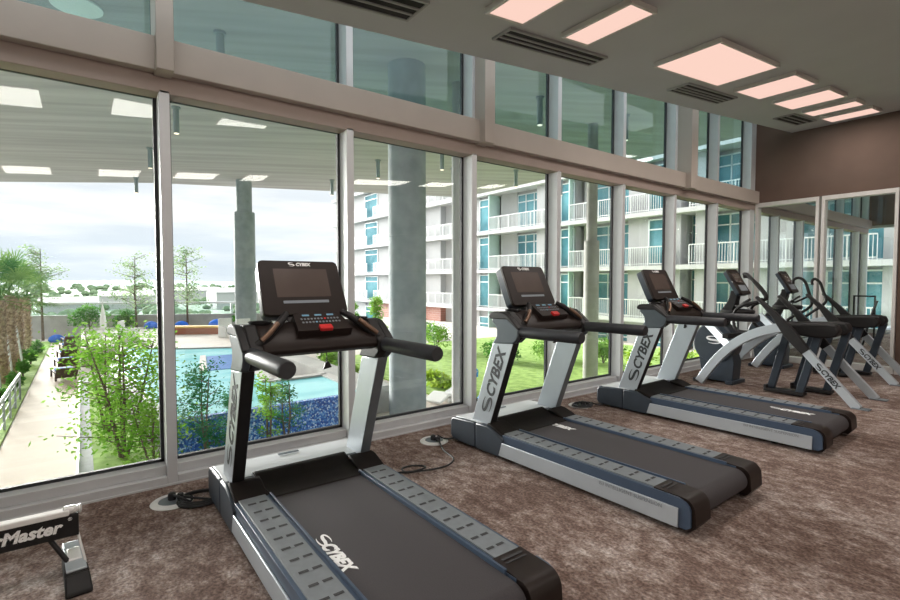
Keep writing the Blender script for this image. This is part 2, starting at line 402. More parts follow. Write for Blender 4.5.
b = MB(); b.box((-.18, YN, 2.74), (.0, D, 2.87), M['header']); struct(b.build('trim_1', bevel=.004), 'flat header strip over the lower panes', 'trim')
b = MB(); b.box((-.19, YN, 2.86), (.075, D, 3.085), M['beam']); struct(b.build('trim_2', bevel=.006), 'beam running along the whole window wall', 'trim')
for n, (ya, yb) in enumerate(((.425, .53), (3.27, 3.405), (7.37, 7.56))):
    b = MB(); b.box((-.1, ya, 2.845), (.16, yb, 4.75), M['beam']); struct(b.build('trim_%d' % (n+3), bevel=.005), ['boxed post in front of the beam at the left', 'boxed post in front of the beam at mid-wall', 'boxed post in front of the beam near the back wall'][n], 'trim')
b = MB(); b.box((-.2, YN, -.02), (.012, D, .012), M['alu']); struct(b.build('baseboard_window'), 'thin metal strip along the foot of the windows', 'trim')

# glass partition in the back wall and the room behind it
DN = 17.4
for n, (x0, x1) in enumerate(((.02, 1.00), (1.04, 2.02))):
    m = struct(empty('window_%d' % (30 + n), ((x0+x1)/2, D, .0)), 'glass partition panel in a pale frame in the back wall', 'window'); c = m.location.copy()
    b = MB(); b.off = c; b.box((x0 + .04, D + .04, .08), (x1 - .04, D + .05, 2.81), M['partglass']); b.build('pane', m)
    b = MB(); b.off = c; y = D - .03; ye = D + .12
    b.box((x0, y, 0), (x1, ye, .1), M['mframe']); b.box((x0, y, 2.80), (x1, ye, 2.87), M['mframe'])
    b.box((x0, y, .1), (x0 + .045, ye, 2.80), M['mframe']); b.box((x1 - .045, y, .1), (x1, ye, 2.80), M['mframe'])
    b.build('frame', m, bevel=.003)
for k in range(6):
    y0 = 10.18 if k == 0 else mul[-1] + 1.333*k; bay(12 + k, y0, min(mul[-1] + 1.333*(k+1), DN - .07), False, k > 0)
b = MB(); b.box((-.18, D + .15, 2.74), (.0, DN, 2.87), M['header']); struct(b.build('trim_7', bevel=.004), 'header strip in the room behind the partition', 'trim')
b = MB(); b.box((-.19, D + .15, 2.86), (.075, DN, 3.085), M['beam']); struct(b.build('trim_8', bevel=.006), 'beam along the windows behind the partition', 'trim')
b = MB(); b.box((-.2, D + .15, -.25), (5.2, DN + .15, 0), M['carpet']); struct(b.build('floor_back_room'), 'carpet behind the partition', 'floor')
b = MB(); b.box((-.2, D + .15, 4.3), (5.2, DN + .15, 4.45), M['ceiling']); struct(b.build('ceiling_back_room'), 'ceiling behind the partition', 'ceiling')
b = MB(); b.box((5.2, D + .15, -.25), (5.35, DN + .15, 4.45), M['room']); struct(b.build('wall_back_room_right'), 'side wall behind the partition', 'wall')
b = MB(); b.box((.0, DN, 2.95), (5.2, DN + .15, 4.3), M['brown']); struct(b.build('wall_back_room_end'), 'brown end wall behind the partition', 'wall')
b = MB(); b.box((2.6, DN, 0), (5.2, DN + .15, 2.95), M['brown']); struct(b.build('wall_back_room_lower'), 'brown end wall beside its window', 'wall')
m = struct(empty('window_32', (1.3, DN, 0)), 'tall end window behind the partition', 'window'); c = m.location.copy()
b = MB(); b.off = c; b.box((.05, DN + .05, .12), (2.55, DN + .06, 2.9), M['glass']); b.build('pane', m)
b = MB(); b.off = c; b.box((-.18, DN, 0), (2.6, DN + .14, .12), M['alu']); b.box((-.18, DN, 2.88), (2.6, DN + .12, 2.95), M['alu'])
for x in (-.18, 1.25, 2.53): b.box((x, DN, .12), (x + .07, DN + .12, 2.88), M['alu'])
b.build('frame', m)
# black cable machine standing behind the partition
cm = tag(empty('cable_machine', (1.15, 12.6, 0)), 'black tubular machine frame behind the glass partition', 'exercise machine'); c = cm.location.copy()
for x in (.89, 1.22):
    b = MB(); b.off = c; b.box((x - .015, 12.58, 0), (x + .015, 12.61, 1.12), M['black']); b.build('post', cm)
b = MB(); b.off = c; b.box((.875, 12.58, 1.12), (1.235, 12.61, 1.15), M['black']); b.build('crossbar', cm)
b = MB(); b.off = c; b.tube([(1.25, 12.6, 1.05), (1.12, 12.6, .55), (1.02, 12.6, .06)], .025, M['black'], 8); b.build('brace', cm)
b = MB(); b.off = c; b.box((.8, 12.3, 0), (1.3, 12.36, .06), M['black']); b.box((.8, 12.36, 0), (.86, 12.9, .06), M['black']); b.box((1.24, 12.36, 0), (1.3, 12.9, .06), M['black']); b.build('base', cm)

b = MB(); b.box((2.03, D - .03, 0), (XR, D, .1), M['mframe']); struct(b.build('baseboard_back'), 'pale skirting on the back wall', 'trim')

# ceiling lights and vents: they follow the slope of the ceiling
LAMP_W = 100.0
def lightbox(x0, x1, y0, y1, label, mat, group):
    cx, cy = (x0+x1)/2, (y0+y1)/2; kk = 1 - .045/(zc(cy) - 1.45)
    cx = CAM.x + (cx - CAM.x)*kk; cy = cy*kk; hx, hy = (x1-x0)/2*kk, (y1-y0)/2*kk
    L = tag(empty('ceiling_light', (cx, cy, zc(cy))), label, 'ceiling light', group); L.rotation_euler.x = math.atan(SL)
    b = MB(); t = .022; d = -.045
    b.box((-hx-t, -hy-t, d), (hx+t, -hy, -.002), M['lampframe']); b.box((-hx-t, hy, d), (hx+t, hy+t, -.002), M['lampframe'])
    b.box((-hx-t, -hy, d), (-hx, hy, -.002), M['lampframe']); b.box((hx, -hy, d), (hx+t, hy, -.002), M['lampframe'])
    b.build('frame', L, bevel=.003)
    b = MB(); b.box((-hx, -hy, d + .004), (hx, hy, -.02), mat); b.build('diffuser', L)
    al = bpy.data.lights.new('lamp', 'AREA'); al.shape = 'RECTANGLE'; al.size = hx*1.9; al.size_y = hy*1.9; al.energy = LAMP_W*hx*hy; al.color = (1.0, .93, .87)
    lo_ = bpy.data.objects.new('lamp', al); COL.objects.link(lo_); lo_.parent = L; lo_.location = (0, 0, d - .004)
    return L
G1 = 'ceiling lights in the row nearest the windows'
for y0, y1, lab in ((-.66, -.26, 'white ceiling light at the left end of the window row'), (.27, .68, 'white ceiling light seen mirrored beside the first mullion'), (1.28, 1.85, 'white ceiling light seen as a sliver in the second pane'),
        (2.38, 2.72, 'small ceiling light cut off by the top edge of the photo'), (3.21, 3.50, 'short ceiling light panel second in the visible row, above the long vent'), (4.57, 5.84, 'large square-looking ceiling light, biggest of the row'),
        (6.32, 6.97, 'ceiling light just beyond the largest one'), (7.42, 8.06, 'ceiling light in the middle of the far four'), (8.50, 8.88, 'narrow ceiling light second from the back wall'), (9.27, 9.73, 'narrow ceiling light closest to the brown back wall')):
    lightbox(1.22, 1.82, y0, y1, lab, M['lamp'], G1)
for y0, y1 in ((-2.6, -2.0), (-.90, -.33), (.24, .82), (1.32, 2.0), (2.46, 2.85), (4.6, 6.0), (6.5, 7.3), (8.3, 8.9)):
    lightbox(4.95, 5.6, y0, y1, 'white ceiling light of the inner row, seen mirrored in the window glass', M['lamp2'], 'ceiling lights in the inner row')
for (x0, x1, y0, y1, n, lab) in ((.88, 1.13, 1.1, 1.9, 3, 'dark slotted ceiling vent at the top edge of the photo'), (.94, 1.12, 2.69, 3.89, 3, 'long slotted ceiling vent beside the short light panels'), (.88, 1.10, 5.42, 6.58, 4, 'slotted ceiling vent beside the largest ceiling light'), (.88, 1.12, 8.4, 9.3, 3, 'small dark ceiling vent near the back wall')):
    cx, cy = (x0+x1)/2, (y0+y1)/2; hx, hy = (x1-x0)/2, (y1-y0)/2
    v = tag(empty('ceiling_vent', (cx, cy, zc(cy))), lab, 'vent', 'slotted vents in the ceiling'); v.rotation_euler.x = math.atan(SL)
    b = MB(); b.box((-hx, -hy, -.012), (hx, hy, -.001), M['ventdark']); b.build('slot_opening', v)
    b = MB(); t = .018
    b.box((-hx-t, -hy-t, -.02), (hx+t, -hy, 0), M['vent']); b.box((-hx-t, hy, -.02), (hx+t, hy+t, 0), M['vent'])
    b.box((-hx-t, -hy, -.02), (-hx, hy, 0), M['vent']); b.box((hx, -hy, -.02), (hx+t, hy, 0), M['vent'])
    for q in range(1, n): b.box((-hx + 2*hx*q/n - .012, -hy, -.022), (-hx + 2*hx*q/n + .004, hy, -.004), M['vent'])
    b.build('grille', v)

# ------------------------------------------------------------------ treadmill
X0 = 1.5
def rrect(w, h, r, n=5):
    P = []
    for cx, cy, a0 in ((w/2-r, h/2-r, 0), (-w/2+r, h/2-r, 90), (-w/2+r, -h/2+r, 180), (w/2-r, -h/2+r, 270)):
        for k in range(n+1):
            a = R(a0 + 90*k/n); P.append((cx + r*math.cos(a), cy + r*math.sin(a)))
    return P
def plate(b, m4, poly, t, m):
    i = b.mi(m); A = [b.bm.verts.new(m4 @ Vector((x, y, 0)) - b.off) for x, y in poly]; B = [b.bm.verts.new(m4 @ Vector((x, y, t)) - b.off) for x, y in poly]
    n = len(poly)
    for k in range(n): b.face([A[k], A[(k+1) % n], B[(k+1) % n], B[k]], i)
    b.face(A[::-1], i); b.face(B, i)

def make_treadmill():
    root = empty('treadmill')
    def nb():
        b = MB(); b.off = Vector((X0, 0, 0)); return b
    # motor housing
    b = nb()
    front = [(.43, .02), (.40, .06), (.40, .19), (.43, .222), (.70, .24), (.74, .24), (.74, .02)]
    b.prism(front, 'y', -.49, .49, M['navy'])
    for s in (-1, 1):
        y0, y1 = sorted((s*.30, s*.49))
        b.prism([(.74, .02), (.74, .24), (.90, .245), (1.08, .175), (1.03, .02)], 'y', y0, y1, M['navy'])
    hood = b.build('motor_hood', root, bevel=.012)
    b = nb()
    prof = [(.46, .232), (.60, .243), (.71, .247), (.80, .244), (.80, .236), (.71, .238), (.60, .234), (.46, .224)]
    b.prism(prof, 'y', -.472, .472, M['cover']); cov = b.build('hood_cover', root, bevel=.003)
    b = nb(); b.box((.52, -.07, .243), (.545, .07, .2485), M['silver2']); b.build('cover_badge', cov)
    b = nb()
    prof = [(.795, .262), (.84, .250), (.90, .226), (.97, .212), (1.10, .206), (1.10, .19), (.80, .19), (.76, .22), (.76, .25)]
    b.prism(prof, 'y', -.305, .305, M['guard']); b.build('belt_guard', root, bevel=.006)
    for s in (-1, 1):
        y0, y1 = sorted((s*.292, s*.474))
        b = nb(); b.prism([(.87, .235), (.87, .262), (.93, .258), (1.12, .19), (1.12, .17)], 'y', y0, y1, M['guard']); b.build('corner_cap', root, bevel=.008)
    # belt: a closed loop over two rollers
    prof = [(.98, .2), (2.50, .2)] + [(2.50 + .075*math.sin(R(a)), .125 + .075*math.cos(R(a))) for a in range(15, 181, 15)] + [(.98, .05)]
    b = nb(); b.prism(prof, 'y', -.278, .278, M['belt']); belt = b.build('running_belt', root)
    b = nb(); m4 = frame4((X0, 0, .2012), (1, 0, 0), (0, 1, 0))
    b.mesh(textmesh('CYBEX', .082, .3, .0042), m4 @ Matrix.Translation((.045, 0, 0)), M['white']); swirl(b, m4 @ Matrix.Translation((-.115, .006, 0)), .105, .060, M['white'])
    b.build('belt_logo', belt)
    for s in (-1, 1):
        ys = sorted((s*.284, s*.478))
        b = nb(); b.box((1.06, ys[0], .145), (2.50, ys[1], .209), M['navyband'])
        b.box((1.06, s*.284 - .006, .19), (2.44, s*.284 + .006, .222), M['navyband'])
        b.box((1.06, min(s*.312, s*.458), .205), (2.36, max(s*.312, s*.458), .217), M['pad'])
        for k in range(11):
            x = 1.14 + k*.112
            for c in (.348, .408): b.box((x, s*c - .021, .2165), (x + .017, s*c + .021, .2185), M['paddark'])
        rail = b.build('foot_rail', root, bevel=.003)
        b = nb(); yp = s*.479
        b.prism([(1.02, .035), (1.02, .145), (2.50, .150), (2.50, .035)], 'y', min(yp, yp + s*.010), max(yp, yp + s*.010), M['silver'])
        sp = b.build('side_panel', root, bevel=.003)
        b = nb(); m4 = frame4((2.19, s*.4898, .128), (-s, 0, 0), (0, 0, 1))
        b.mesh(textmesh('IS3 INTELLIGENT SUSPENSION', .032, 0, 0, .0006), m4, M['greyink']); b.build('lettering', sp)['label'] = 'small grey lettering'
        prof = [(2.34, .218), (2.50, .214)] + [(2.52 + .07*math.sin(R(a)), .142 + .072*math.cos(R(a))) for a in range(15, 91, 15)] + [(2.595, .07), (2.57, .035), (2.46, .03), (2.44, .15), (2.34, .16)]
        b = nb(); b.prism(prof, 'y', *sorted((s*.287, s*.470)), M['bezel']); b.box((2.37, min(s*.32, s*.44), .2165), (2.385, max(s*.32, s*.44), .2205), M['paddark']); b.box((2.40, min(s*.32, s*.44), .216), (2.41, max(s*.32, s*.44), .2195), M['paddark'])
        b.build('end_cap', root, bevel=.012)
        prof2 = [(2.43, .145), (2.43, .21), (2.50, .208)] + [(2.51 + .06*math.sin(R(a)), .142 + .06*math.cos(R(a))) for a in range(15, 91, 15)] + [(2.572, .06), (2.545, .04), (2.50, .04), (2.50, .145)]
        b = nb(); b.prism(prof2, 'y', *sorted((s*.470, s*.484)), M['navyband']); b.build('end_trim', root)
        b = nb(); b.lathe([(.03, 0), (.03, .02), (.014, .022), (.014, .06)], (2.2, s*.40, 0), M['black'], 12); b.build('leveling_foot', root)
        b = nb(); b.lathe([(.03, 0), (.03, .02), (.014, .022), (.014, .03)], (.55, s*.40, 0), M['black'], 12); b.build('leveling_foot', root)
        # upright: silver shell with a dark strip on the face towards the runner
        yo, yi = s*.452, s*.380
        b = nb(); prof = [(.655, .238), (.88, .238), (1.15, .955), (.915, .935)]
        b.prism(prof, 'y', *sorted((yo, yi)), M['silver'], side_mats={1: M['black'] if s < 0 else M['silver2']})
        upr = b.build('upright', root, bevel=.006)
        b = nb(); ax = Vector((.262, 0, .707)).normalized()
        m4 = frame4((.925, yo + s*.0012, .615), ax if s < 0 else -ax, (-ax.z, 0, ax.x) if s < 0 else (ax.z, 0, -ax.x))
        b.mesh(textmesh('CYBEX', .138, .15, .0042), m4 @ Matrix.Translation((.075, 0, 0)), M['ink']); b.build('lettering', upr)['label'] = 'black lettering along the upright'
        b = nb(); swirl(b, m4 @ Matrix.Translation((-.215, .0, 0)), .15, .095, M['ink']); b.build('emblem', upr)
        # neck: a grey outer shell, black inside and on top
        b = nb(); prof = [(.915, .932), (1.15, .952), (1.185, .98), (1.205, 1.02), (1.205, 1.07), (1.15, 1.115), (1.09, 1.145), (.95, 1.145), (.915, 1.138), (.905, 1.115), (.945, 1.085), (.965, 1.05), (.962, 1.0)]
        b.prism(prof, 'y', *sorted((s*.458, s*.415)), M['slate']); b.build('neck', root, bevel=.008)
        b = nb(); b.prism([(.93, .945), (1.15, .955), (1.205, 1.0), (1.212, 1.075), (1.10, 1.165), (1.06, 1.20), (.93, 1.195), (.885, 1.18), (.872, 1.155), (.885, 1.13), (.975, 1.085), (.985, 1.02)], 'y', *sorted((s*.416, s*.350)), M['black'])
        b.prism([(1.212, 1.075), (1.15, 1.13), (1.10, 1.168), (1.06, 1.19), (1.0, 1.199), (.93, 1.197), (.895, 1.188), (.875, 1.17), (.873, 1.15), (.89, 1.135), (1.08, 1.14), (1.20, 1.062)], 'y', *sorted((s*.463, s*.414)), M['black']); b.build('neck_liner', root, bevel=.01)
        # handrail
        b = nb(); b.tube([(1.12, s*.408, 1.045), (1.20, s*.408, 1.045), (1.75, s*.408, 1.050), (1.766, s*.408, 1.050)], [.046, .044, .044, .038], M['rubber'], 20)
        b.build('handrail', root)
        # hand sensor arm between console and rail
        b = nb(); b.tube([(1.16, s*.395, 1.075), (1.165, s*.335, 1.12), (1.10, s*.215, 1.225), (1.05, s*.175, 1.255)], [.024, .024, .022, .018], M['black'], 10)
        b.tube([(1.184, s*.355, 1.120), (1.172, s*.305, 1.160), (1.137, s*.252, 1.208)], .0155, M['copper'], 10)
        b.build('sensor_grip', root)
        # bottle holder well
        b = nb(); b.lathe([(.052, 0), (.062, .05), (.066, .052), (.066, .058), (.05, .056), (.045, .01)], (1.0, s*.31, 1.155), M['black'], 20); b.build('bottle_holder', root)
    # console bridge
    b = nb(); prof = [(.93, 1.085), (.875, 1.15), (.90, 1.19), (1.03, 1.205), (1.10, 1.17), (1.19, 1.095), (1.205, 1.045), (1.16, 1.02), (1.02, 1.04)]
    b.prism(prof, 'y', -.355, .355, M['bezel']); con = b.build('console', root, bevel=.015)
    kx = Vector((0, 1, 0)); ky = Vector((-.86, 0, .50)); m4 = frame4((1.105, .02, 1.20), kx, ky) @ Matrix.Diagonal((.86, .86, 1, 1))
    b = nb(); plate(b, m4 @ Matrix.Translation((0, 0, -.05)), [(-.195, -.10), (.195, -.10), (.17, .11), (-.17, .11)], .055, M['bezel'])
    for r_ in range(2):
        for k in range(12):
            cx = -.132 + k*.024; cy = .035 - r_*.04
            plate(b, m4 @ Matrix.Translation((cx, cy, .005)), rrect(.013, .016, .003, 2), .003, [M['greyink'], M['blueled'], M['greyink'], M['greyink'], M['red']][(k*2+r_*3) % 5] if k % 3 == 1 else M['greyink'])
    for k in range(3): plate(b, m4 @ Matrix.Translation((-.09 + k*.09, .08, .005)), rrect(.05, .018, .004, 2), .002, M['blueled'])
    key = b.build('keypad', con, bevel=0)
    b = nb(); plate(b, m4 @ Matrix.Translation((0, -.085, .0)), rrect(.09, .05, .008, 3), .022, M['red']); b.build('stop_button', con, bevel=.003)['label'] = 'red stop button'
    b = nb(); b.tube([(1.17, .02, 1.05), (1.17, .025, .985), (1.175, .02, .965)], .0025, M['cord'], 6); b.prism([(-.022, -.02), (.03, -.01), (.012, .025), (-.008, .02)], 'x', -.008, .008, M['black'])
    for v in list(b.bm.verts)[-8:]: v.co = v.co + Vector((1.175, .02, .945))
    b.build('safety_clip', con)
    # display
    dx = Vector((0, 1, 0)); dy = Vector((-.165, 0, .335)).normalized(); m4 = frame4((.895, -.016, 1.408), dx, dy)
    b = nb()
    back = [(-.258, .150), (-.254, .165), (-.244, .177), (-.228, .182), (.228, .182), (.244, .177), (.254, .165), (.258, .150), (.268, -.158), (.264, -.174), (.254, -.186), (.236, -.192), (-.236, -.192), (-.254, -.186), (-.264, -.174), (-.268, -.158)]
    plate(b, m4 @ Matrix.Translation((0, 0, -.085)), [(x*.97, y*.97) for x, y in back], .07, M['navy']); plate(b, m4 @ Matrix.Translation((0, 0, -.018)), back, .03, M['bezel'])
    dis = b.build('display', root, bevel=.006)
    b = nb(); plate(b, m4 @ Matrix.Translation((0, .025, .0118)), rrect(.345, .195, .004, 2), .0014, M['screen']); b.build('screen', dis)['label'] = 'dark glossy screen'
    b = nb(); plate(b, m4 @ Matrix.Translation((.005, -.105, .0118)), rrect(.29, .018, .004, 2), .0014, M['greyink'])
    b.build('button_strip', dis)
    b = nb(); b.mesh(textmesh('CYBEX', .030, .2, .0016, .0008), m4 @ Matrix.Translation((.022, .153, .0135)), M['white']); b.build('lettering', dis)['label'] = 'white lettering on the bezel'
    b = nb(); swirl(b, m4 @ Matrix.Translation((-.052, .154, .0128)), .04, .024, M['white'], .001); b.build('emblem', dis)
    b = nb(); b.prism([(.88, 1.185), (1.02, 1.195), (.975, 1.235), (.93, 1.27), (.89, 1.30), (.86, 1.27)], 'y', -.15, .15, M['black']); b.build('display_bracket', root, bevel=.01)
    return root
T = make_treadmill()
TG = 'treadmills facing the windows'
tag(T, 'nearest treadmill, large in the foreground with white logo mid-belt', 'treadmill', TG)
T2 = copy_tree(T); T3 = copy_tree(T)
T2['label'] = 'middle treadmill of the three, behind the loose coiled cord'; T3['label'] = 'farthest treadmill, standing next to the ellipticals'
for t, x, y, rz, lx, ly in ((T, 1.5, 1.13, 0, 1.833 - 1.5, -.235), (T2, 1.5, 3.16, R(1.2), 1.115 - 1.5, .10), (T3, 1.5, 5.30, R(1.5), 2.159 - 1.5, .09)):
    t.location = (x, y, 0); t.rotation_euler.z = rz
    belt = [c for c in t.children if c.name.startswith('running_belt')][0]; lg = belt.children[0]; lg.location = (lx, ly, 0)

# ------------------------------------------------------------------ ellipticals
def make_elliptical(hnear, hfar):
    root = empty('elliptical_trainer'); XE = 1.3
    def nb():
        b = MB(); b.off = Vector((XE, 0, 0)); return b
    # flywheel housing
    b = nb()
    b.lathe([(.27, -.13), (.295, -.11), (.30, 0), (.295, .11), (.27, .13)], (.60, 0, .555), M['navy'], 36, 'y')
    b.prism([(.45, .02), (.38, .42), (.50, .60), (.80, .60), (.88, .30), (.86, .02)], 'y', -.12, .12, M['navy'])
    hs = b.build('flywheel_housing', root, bevel=.008)
    b = nb(); m4 = frame4((.60, -.131, .60), (1, 0, 0), (0, 0, 1)); swirl(b, m4, .20, .10, M['white']); b.build('emblem', hs)['label'] = 'white S-shaped emblem'
    b = nb(); b.box((.40, -.30, 0), (.46, .30, .05), M['navy']); b.build('floor_bar', root, bevel=.008)
    b = nb(); b.box((.80, -.2, 0), (.90, .2, .05), M['navy']); b.build('floor_bar', root, bevel=.008)
    # side arcs and legs
    for s in (-1, 1):
        y = s*.365
        b = nb(); arc = []
        P0, P1, P2, P3 = Vector((.53, y, .02)), Vector((.82, y, .52)), Vector((1.10, y, .78)), Vector((1.56, y, .87))
        for k in range(15):
            t = k/14; arc.append(P0*(1-t)**3 + P1*3*t*(1-t)**2 + P2*3*t*t*(1-t) + P3*t**3)
        b.strip(arc, .115, .06, M['silver']); b.build('side_arc', root, bevel=.006)
        b = nb(); b.strip([(.52, s*.20, .87), (.70, s*.26, .72), (.90, y, .58)], .10, .05, M['silver']); b.build('brace', root, bevel=.005)
        b = nb(); b.strip([(1.235, y, 1.24), (1.45, y, 1.02), (1.62, y, .80), (1.80, y, .585)], [.035, .075, .14, .105], .07, M['black']); b.build('rear_arm_cover', root, bevel=.012)
        b = nb(); b.strip([(1.76, y, .635), (2.31, y, .0)], .092, .06, M['silver']); b.box((2.26, y - .06, 0), (2.42, y + .06, .012), M['silver2'])
        lg = b.build('rear_leg', root, bevel=.005)
        b = nb(); ax = Vector((.55, 0, -.635)).normalized(); m4 = frame4((2.02, y + s*.031, .335), ax if s < 0 else -ax, (ax.z*-1, 0, ax.x) if s < 0 else (ax.z, 0, -ax.x))
        b.mesh(textmesh('CYBEX', .078, .1, .003), m4 @ Matrix.Translation((.045, 0, 0)), M['ink']); b.build('lettering', lg)['label'] = 'black lettering along the leg'
        b = nb(); swirl(b, m4 @ Matrix.Translation((-.12, 0, 0)), .08, .058, M['ink']); b.build('emblem', lg)
        # pedal arm, links and pedal
        yp = s*.20
        b = nb(); b.prism([(1.36, .79), (1.40, .90), (1.98, .935), (2.06, .92), (2.09, .85), (2.06, .78), (1.92, .755)], 'y', yp - .085, yp + .085, M['black']); b.build('pedal_arm_hood', root, bevel=.02)
        fr = -.05 if s < 0 else .12
        for xa, xb in ((1.60, 1.42), (1.93, 1.74)):
            b = nb(); b.strip([(xa + fr, yp, .82), (xb + fr, yp, .04)], .085, .06, M['navy']); b.build('pedal_link', root, bevel=.006)
        b = nb(); b.box((1.36 + fr, yp - .075, .02), (1.80 + fr, yp + .075, .06), M['black']); b.box((1.36 + fr, yp - .08, .06), (1.40 + fr, yp + .08, .10), M['black']); b.build('pedal', root, bevel=.006)
        # swinging handlebar
        ph = .08 if s > 0 else -.02
        yh = s*.33
        hp = [(x, s*yy, z) for x, yy, z in (hnear if s < 0 else hfar)] + [(.98, s*.34, .80), (1.15, s*.34, .77), (1.42, s*.35, .80)]
        hp = spline(hp, 4)
        b = nb(); b.tube(hp, .0215, M['black'], 10); b.build('handlebar', root)
        b = nb(); b.tube([(.86, s*.05, 1.10), (.93, s*.14, 1.09), (1.02, s*.20, 1.15), (1.10, s*.20, 1.20)], .017, M['black'], 10); b.build('fixed_grip', root)
    b = nb(); b.strip([(.62, 0, .80), (.72, 0, .98), (.80, 0, 1.14), (.84, 0, 1.30)], [.20, .15, .11, .10], .12, M['black']); b.build('mast', root, bevel=.01)
    b = nb(); b.lathe([(.10, 0), (.20, .01), (.215, .05), (.20, .075), (.19, .05), (.1, .03)], (.86, 0, .97), M['black'], 28); b.build('tray', root)
    dy = Vector((-.20, 0, .34)).normalized(); m4 = frame4((.86, 0, 1.425), (0, 1, 0), dy)
    b = nb(); plate(b, m4 @ Matrix.Translation((0, 0, -.06)), rrect(.30, .38, .03), .05, M['navy']); plate(b, m4 @ Matrix.Translation((0, 0, -.012)), rrect(.31, .40, .035), .03, M['bezel']); dis = b.build('display', root, bevel=.006)
    b = nb(); plate(b, m4 @ Matrix.Translation((0, .06, .0175)), rrect(.22, .15, .005, 2), .002, M['screen']); b.build('screen', dis)
    b = nb(); plate(b, m4 @ Matrix.Translation((0, -.10, .0175)), rrect(.22, .09, .005, 2), .002, M['greyink']); b.build('keypad', dis)
    b = nb(); b.box((.82, -.36, .66), (.90, .36, .72), M['black']); b.build('cross_tube', root, bevel=.006)
    b = nb(); b.box((1.44, -.36, .82), (1.52, .36, .90), M['black']); b.build('cross_tube', root, bevel=.006)
    return root
HN1 = [(1.05, .30, 1.535), (1.11, .32, 1.525), (1.22, .33, 1.40), (1.32, .33, 1.27), (1.325, .33, 1.21), (1.24, .33, 1.17), (1.08, .33, 1.13), (.96, .33, 1.02)]
HF1 = [(.80, .30, 1.50), (.86, .32, 1.50), (.98, .33, 1.40), (1.08, .33, 1.27), (1.10, .33, 1.20), (1.02, .33, 1.14), (.92, .33, 1.08), (.90, .33, .96)]
HN2 = [(1.035, .31, 1.40), (1.045, .32, 1.46), (1.12, .33, 1.492), (1.20, .33, 1.43), (1.25, .33, 1.28), (1.297, .33, 1.11), (1.26, .33, 1.03), (1.18, .33, .96), (1.05, .33, .88)]
HF2 = [(1.11, .30, 1.38), (1.10, .31, 1.44), (1.14, .32, 1.478), (1.21, .32, 1.41), (1.255, .32, 1.27), (1.298, .32, 1.14), (1.25, .32, 1.05), (1.10, .33, .92)]
EL = make_elliptical(HN1, HF1); tag(EL, 'near elliptical trainer with silver arcs, beside the farthest treadmill', 'elliptical trainer', 'elliptical trainers by the back wall')
EL2 = make_elliptical(HN2, HF2); tag(EL2, 'far elliptical trainer standing by the glass partition', 'elliptical trainer', 'elliptical trainers by the back wall')
EL.location = (1.3, 7.35, 0); EL2.location = (1.24, 9.34, 0)

# ------------------------------------------------------------------ cords and floor outlets
def outlet(x, y, label):
    o = tag(empty('floor_outlet', (x, y, 0)), label, 'floor outlet', 'round floor outlets by the treadmills')
    b = MB(); b.lathe([(.125, 0), (.128, .004), (.115, .014), (.085, .016), (.082, .009), (.001, .009)], (0, 0, 0), M['steelplate'], 32); b.build('ring_plate', o)
    b = MB(); b.lathe([(.082, .009), (.080, .013), (.001, .014)], (0, 0, 0), M['silver2'], 24); b.build('outlet_lid', o)
    return o
outlet(.315, .44, 'round floor outlet left of the nearest treadmill'); outlet(.345, 2.51, 'round floor outlet between the nearest and middle treadmills'); outlet(.33, 4.58, 'round floor outlet between the middle and farthest treadmills')
def plug(b, x, y, a=0):
    b.lathe([(.024, .014), (.026, .03), (.022, .055), (.012, .062)], (x, y, 0), M['cord'], 12)
    b.lathe([(.02, .014), (.022, .04), (.016, .05)], (x + .05*math.cos(a), y + .05*math.sin(a), 0), M['cord'], 12)
# cord of nearest treadmill: coil beside the hood
b = MB(); plug(b, .30, .44, 1.2)
pts = [(.30, .44, .045), (.38, .47, .05), (.42, .53, .02)]
for k in range(26):
    a = R(200 + k*45); rr = .115 - .010*(k//8); pts.append((.40 + rr*1.0*math.cos(a), .63 + rr*1.25*math.sin(a) - .03, .012 + .009*(k//8)))
pts += [(.50, .70, .02), (.52, .80, .06)]
b.tube(spline(pts, 3), .008, M['cord'], 8); tag(b.build('power_cord'), 'black power cord coiled beside the nearest treadmill', 'cord', 'power cords of the machines')
b = MB(); plug(b, .345, 2.50, .4)
pts = [(.345, 2.50, .05), (.43, 2.50, .03), (.60, 2.43, .009), (.80, 2.38, .009), (.89, 2.28, .009), (.905, 2.16, .009), (.87, 2.02, .009), (.82, 1.92, .009), (.745, 1.93, .009), (.74, 2.02, .009), (.80, 2.09, .009), (.86, 2.06, .02), (.865, 1.96, .020), (.80, 1.87, .009), (.70, 1.74, .009), (.58, 1.60, .009), (.54, 1.52, .04)]
b.tube(spline(pts, 6), .007, M['cord'], 8); tag(b.build('power_cord'), 'thin black cord looping on the carpet between two treadmills', 'cord', 'power cords of the machines')
b = MB(); plug(b, .36, 4.60, .9)
pts = [(.33, 4.58, .05), (.36, 4.52, .02)]
for k in range(17):
    a = R(60 + k*45); rr = .10 - .008*(k//8); pts.append((.38 + rr*math.cos(a), 4.57 + rr*1.4*math.sin(a), .010 + .010*(k//8) + .012))
pts += [(.50, 4.72, .02), (.52, 4.86, .05)]
b.tube(spline(pts, 3), .007, M['cord'], 8); tag(b.build('power_cord'), 'black cord bundled beyond the middle treadmill', 'cord', 'power cords of the machines')
b = MB(); b.tube(spline([(.36, 2.54, .05), (.42, 2.58, .03), (.45, 2.64, .03), (.50, 2.70, .04)], 6), .008, M['cord'], 8); tag(b.build('power_cord'), 'short black cord running under the middle treadmill hood', 'cord', 'power cords of the machines')

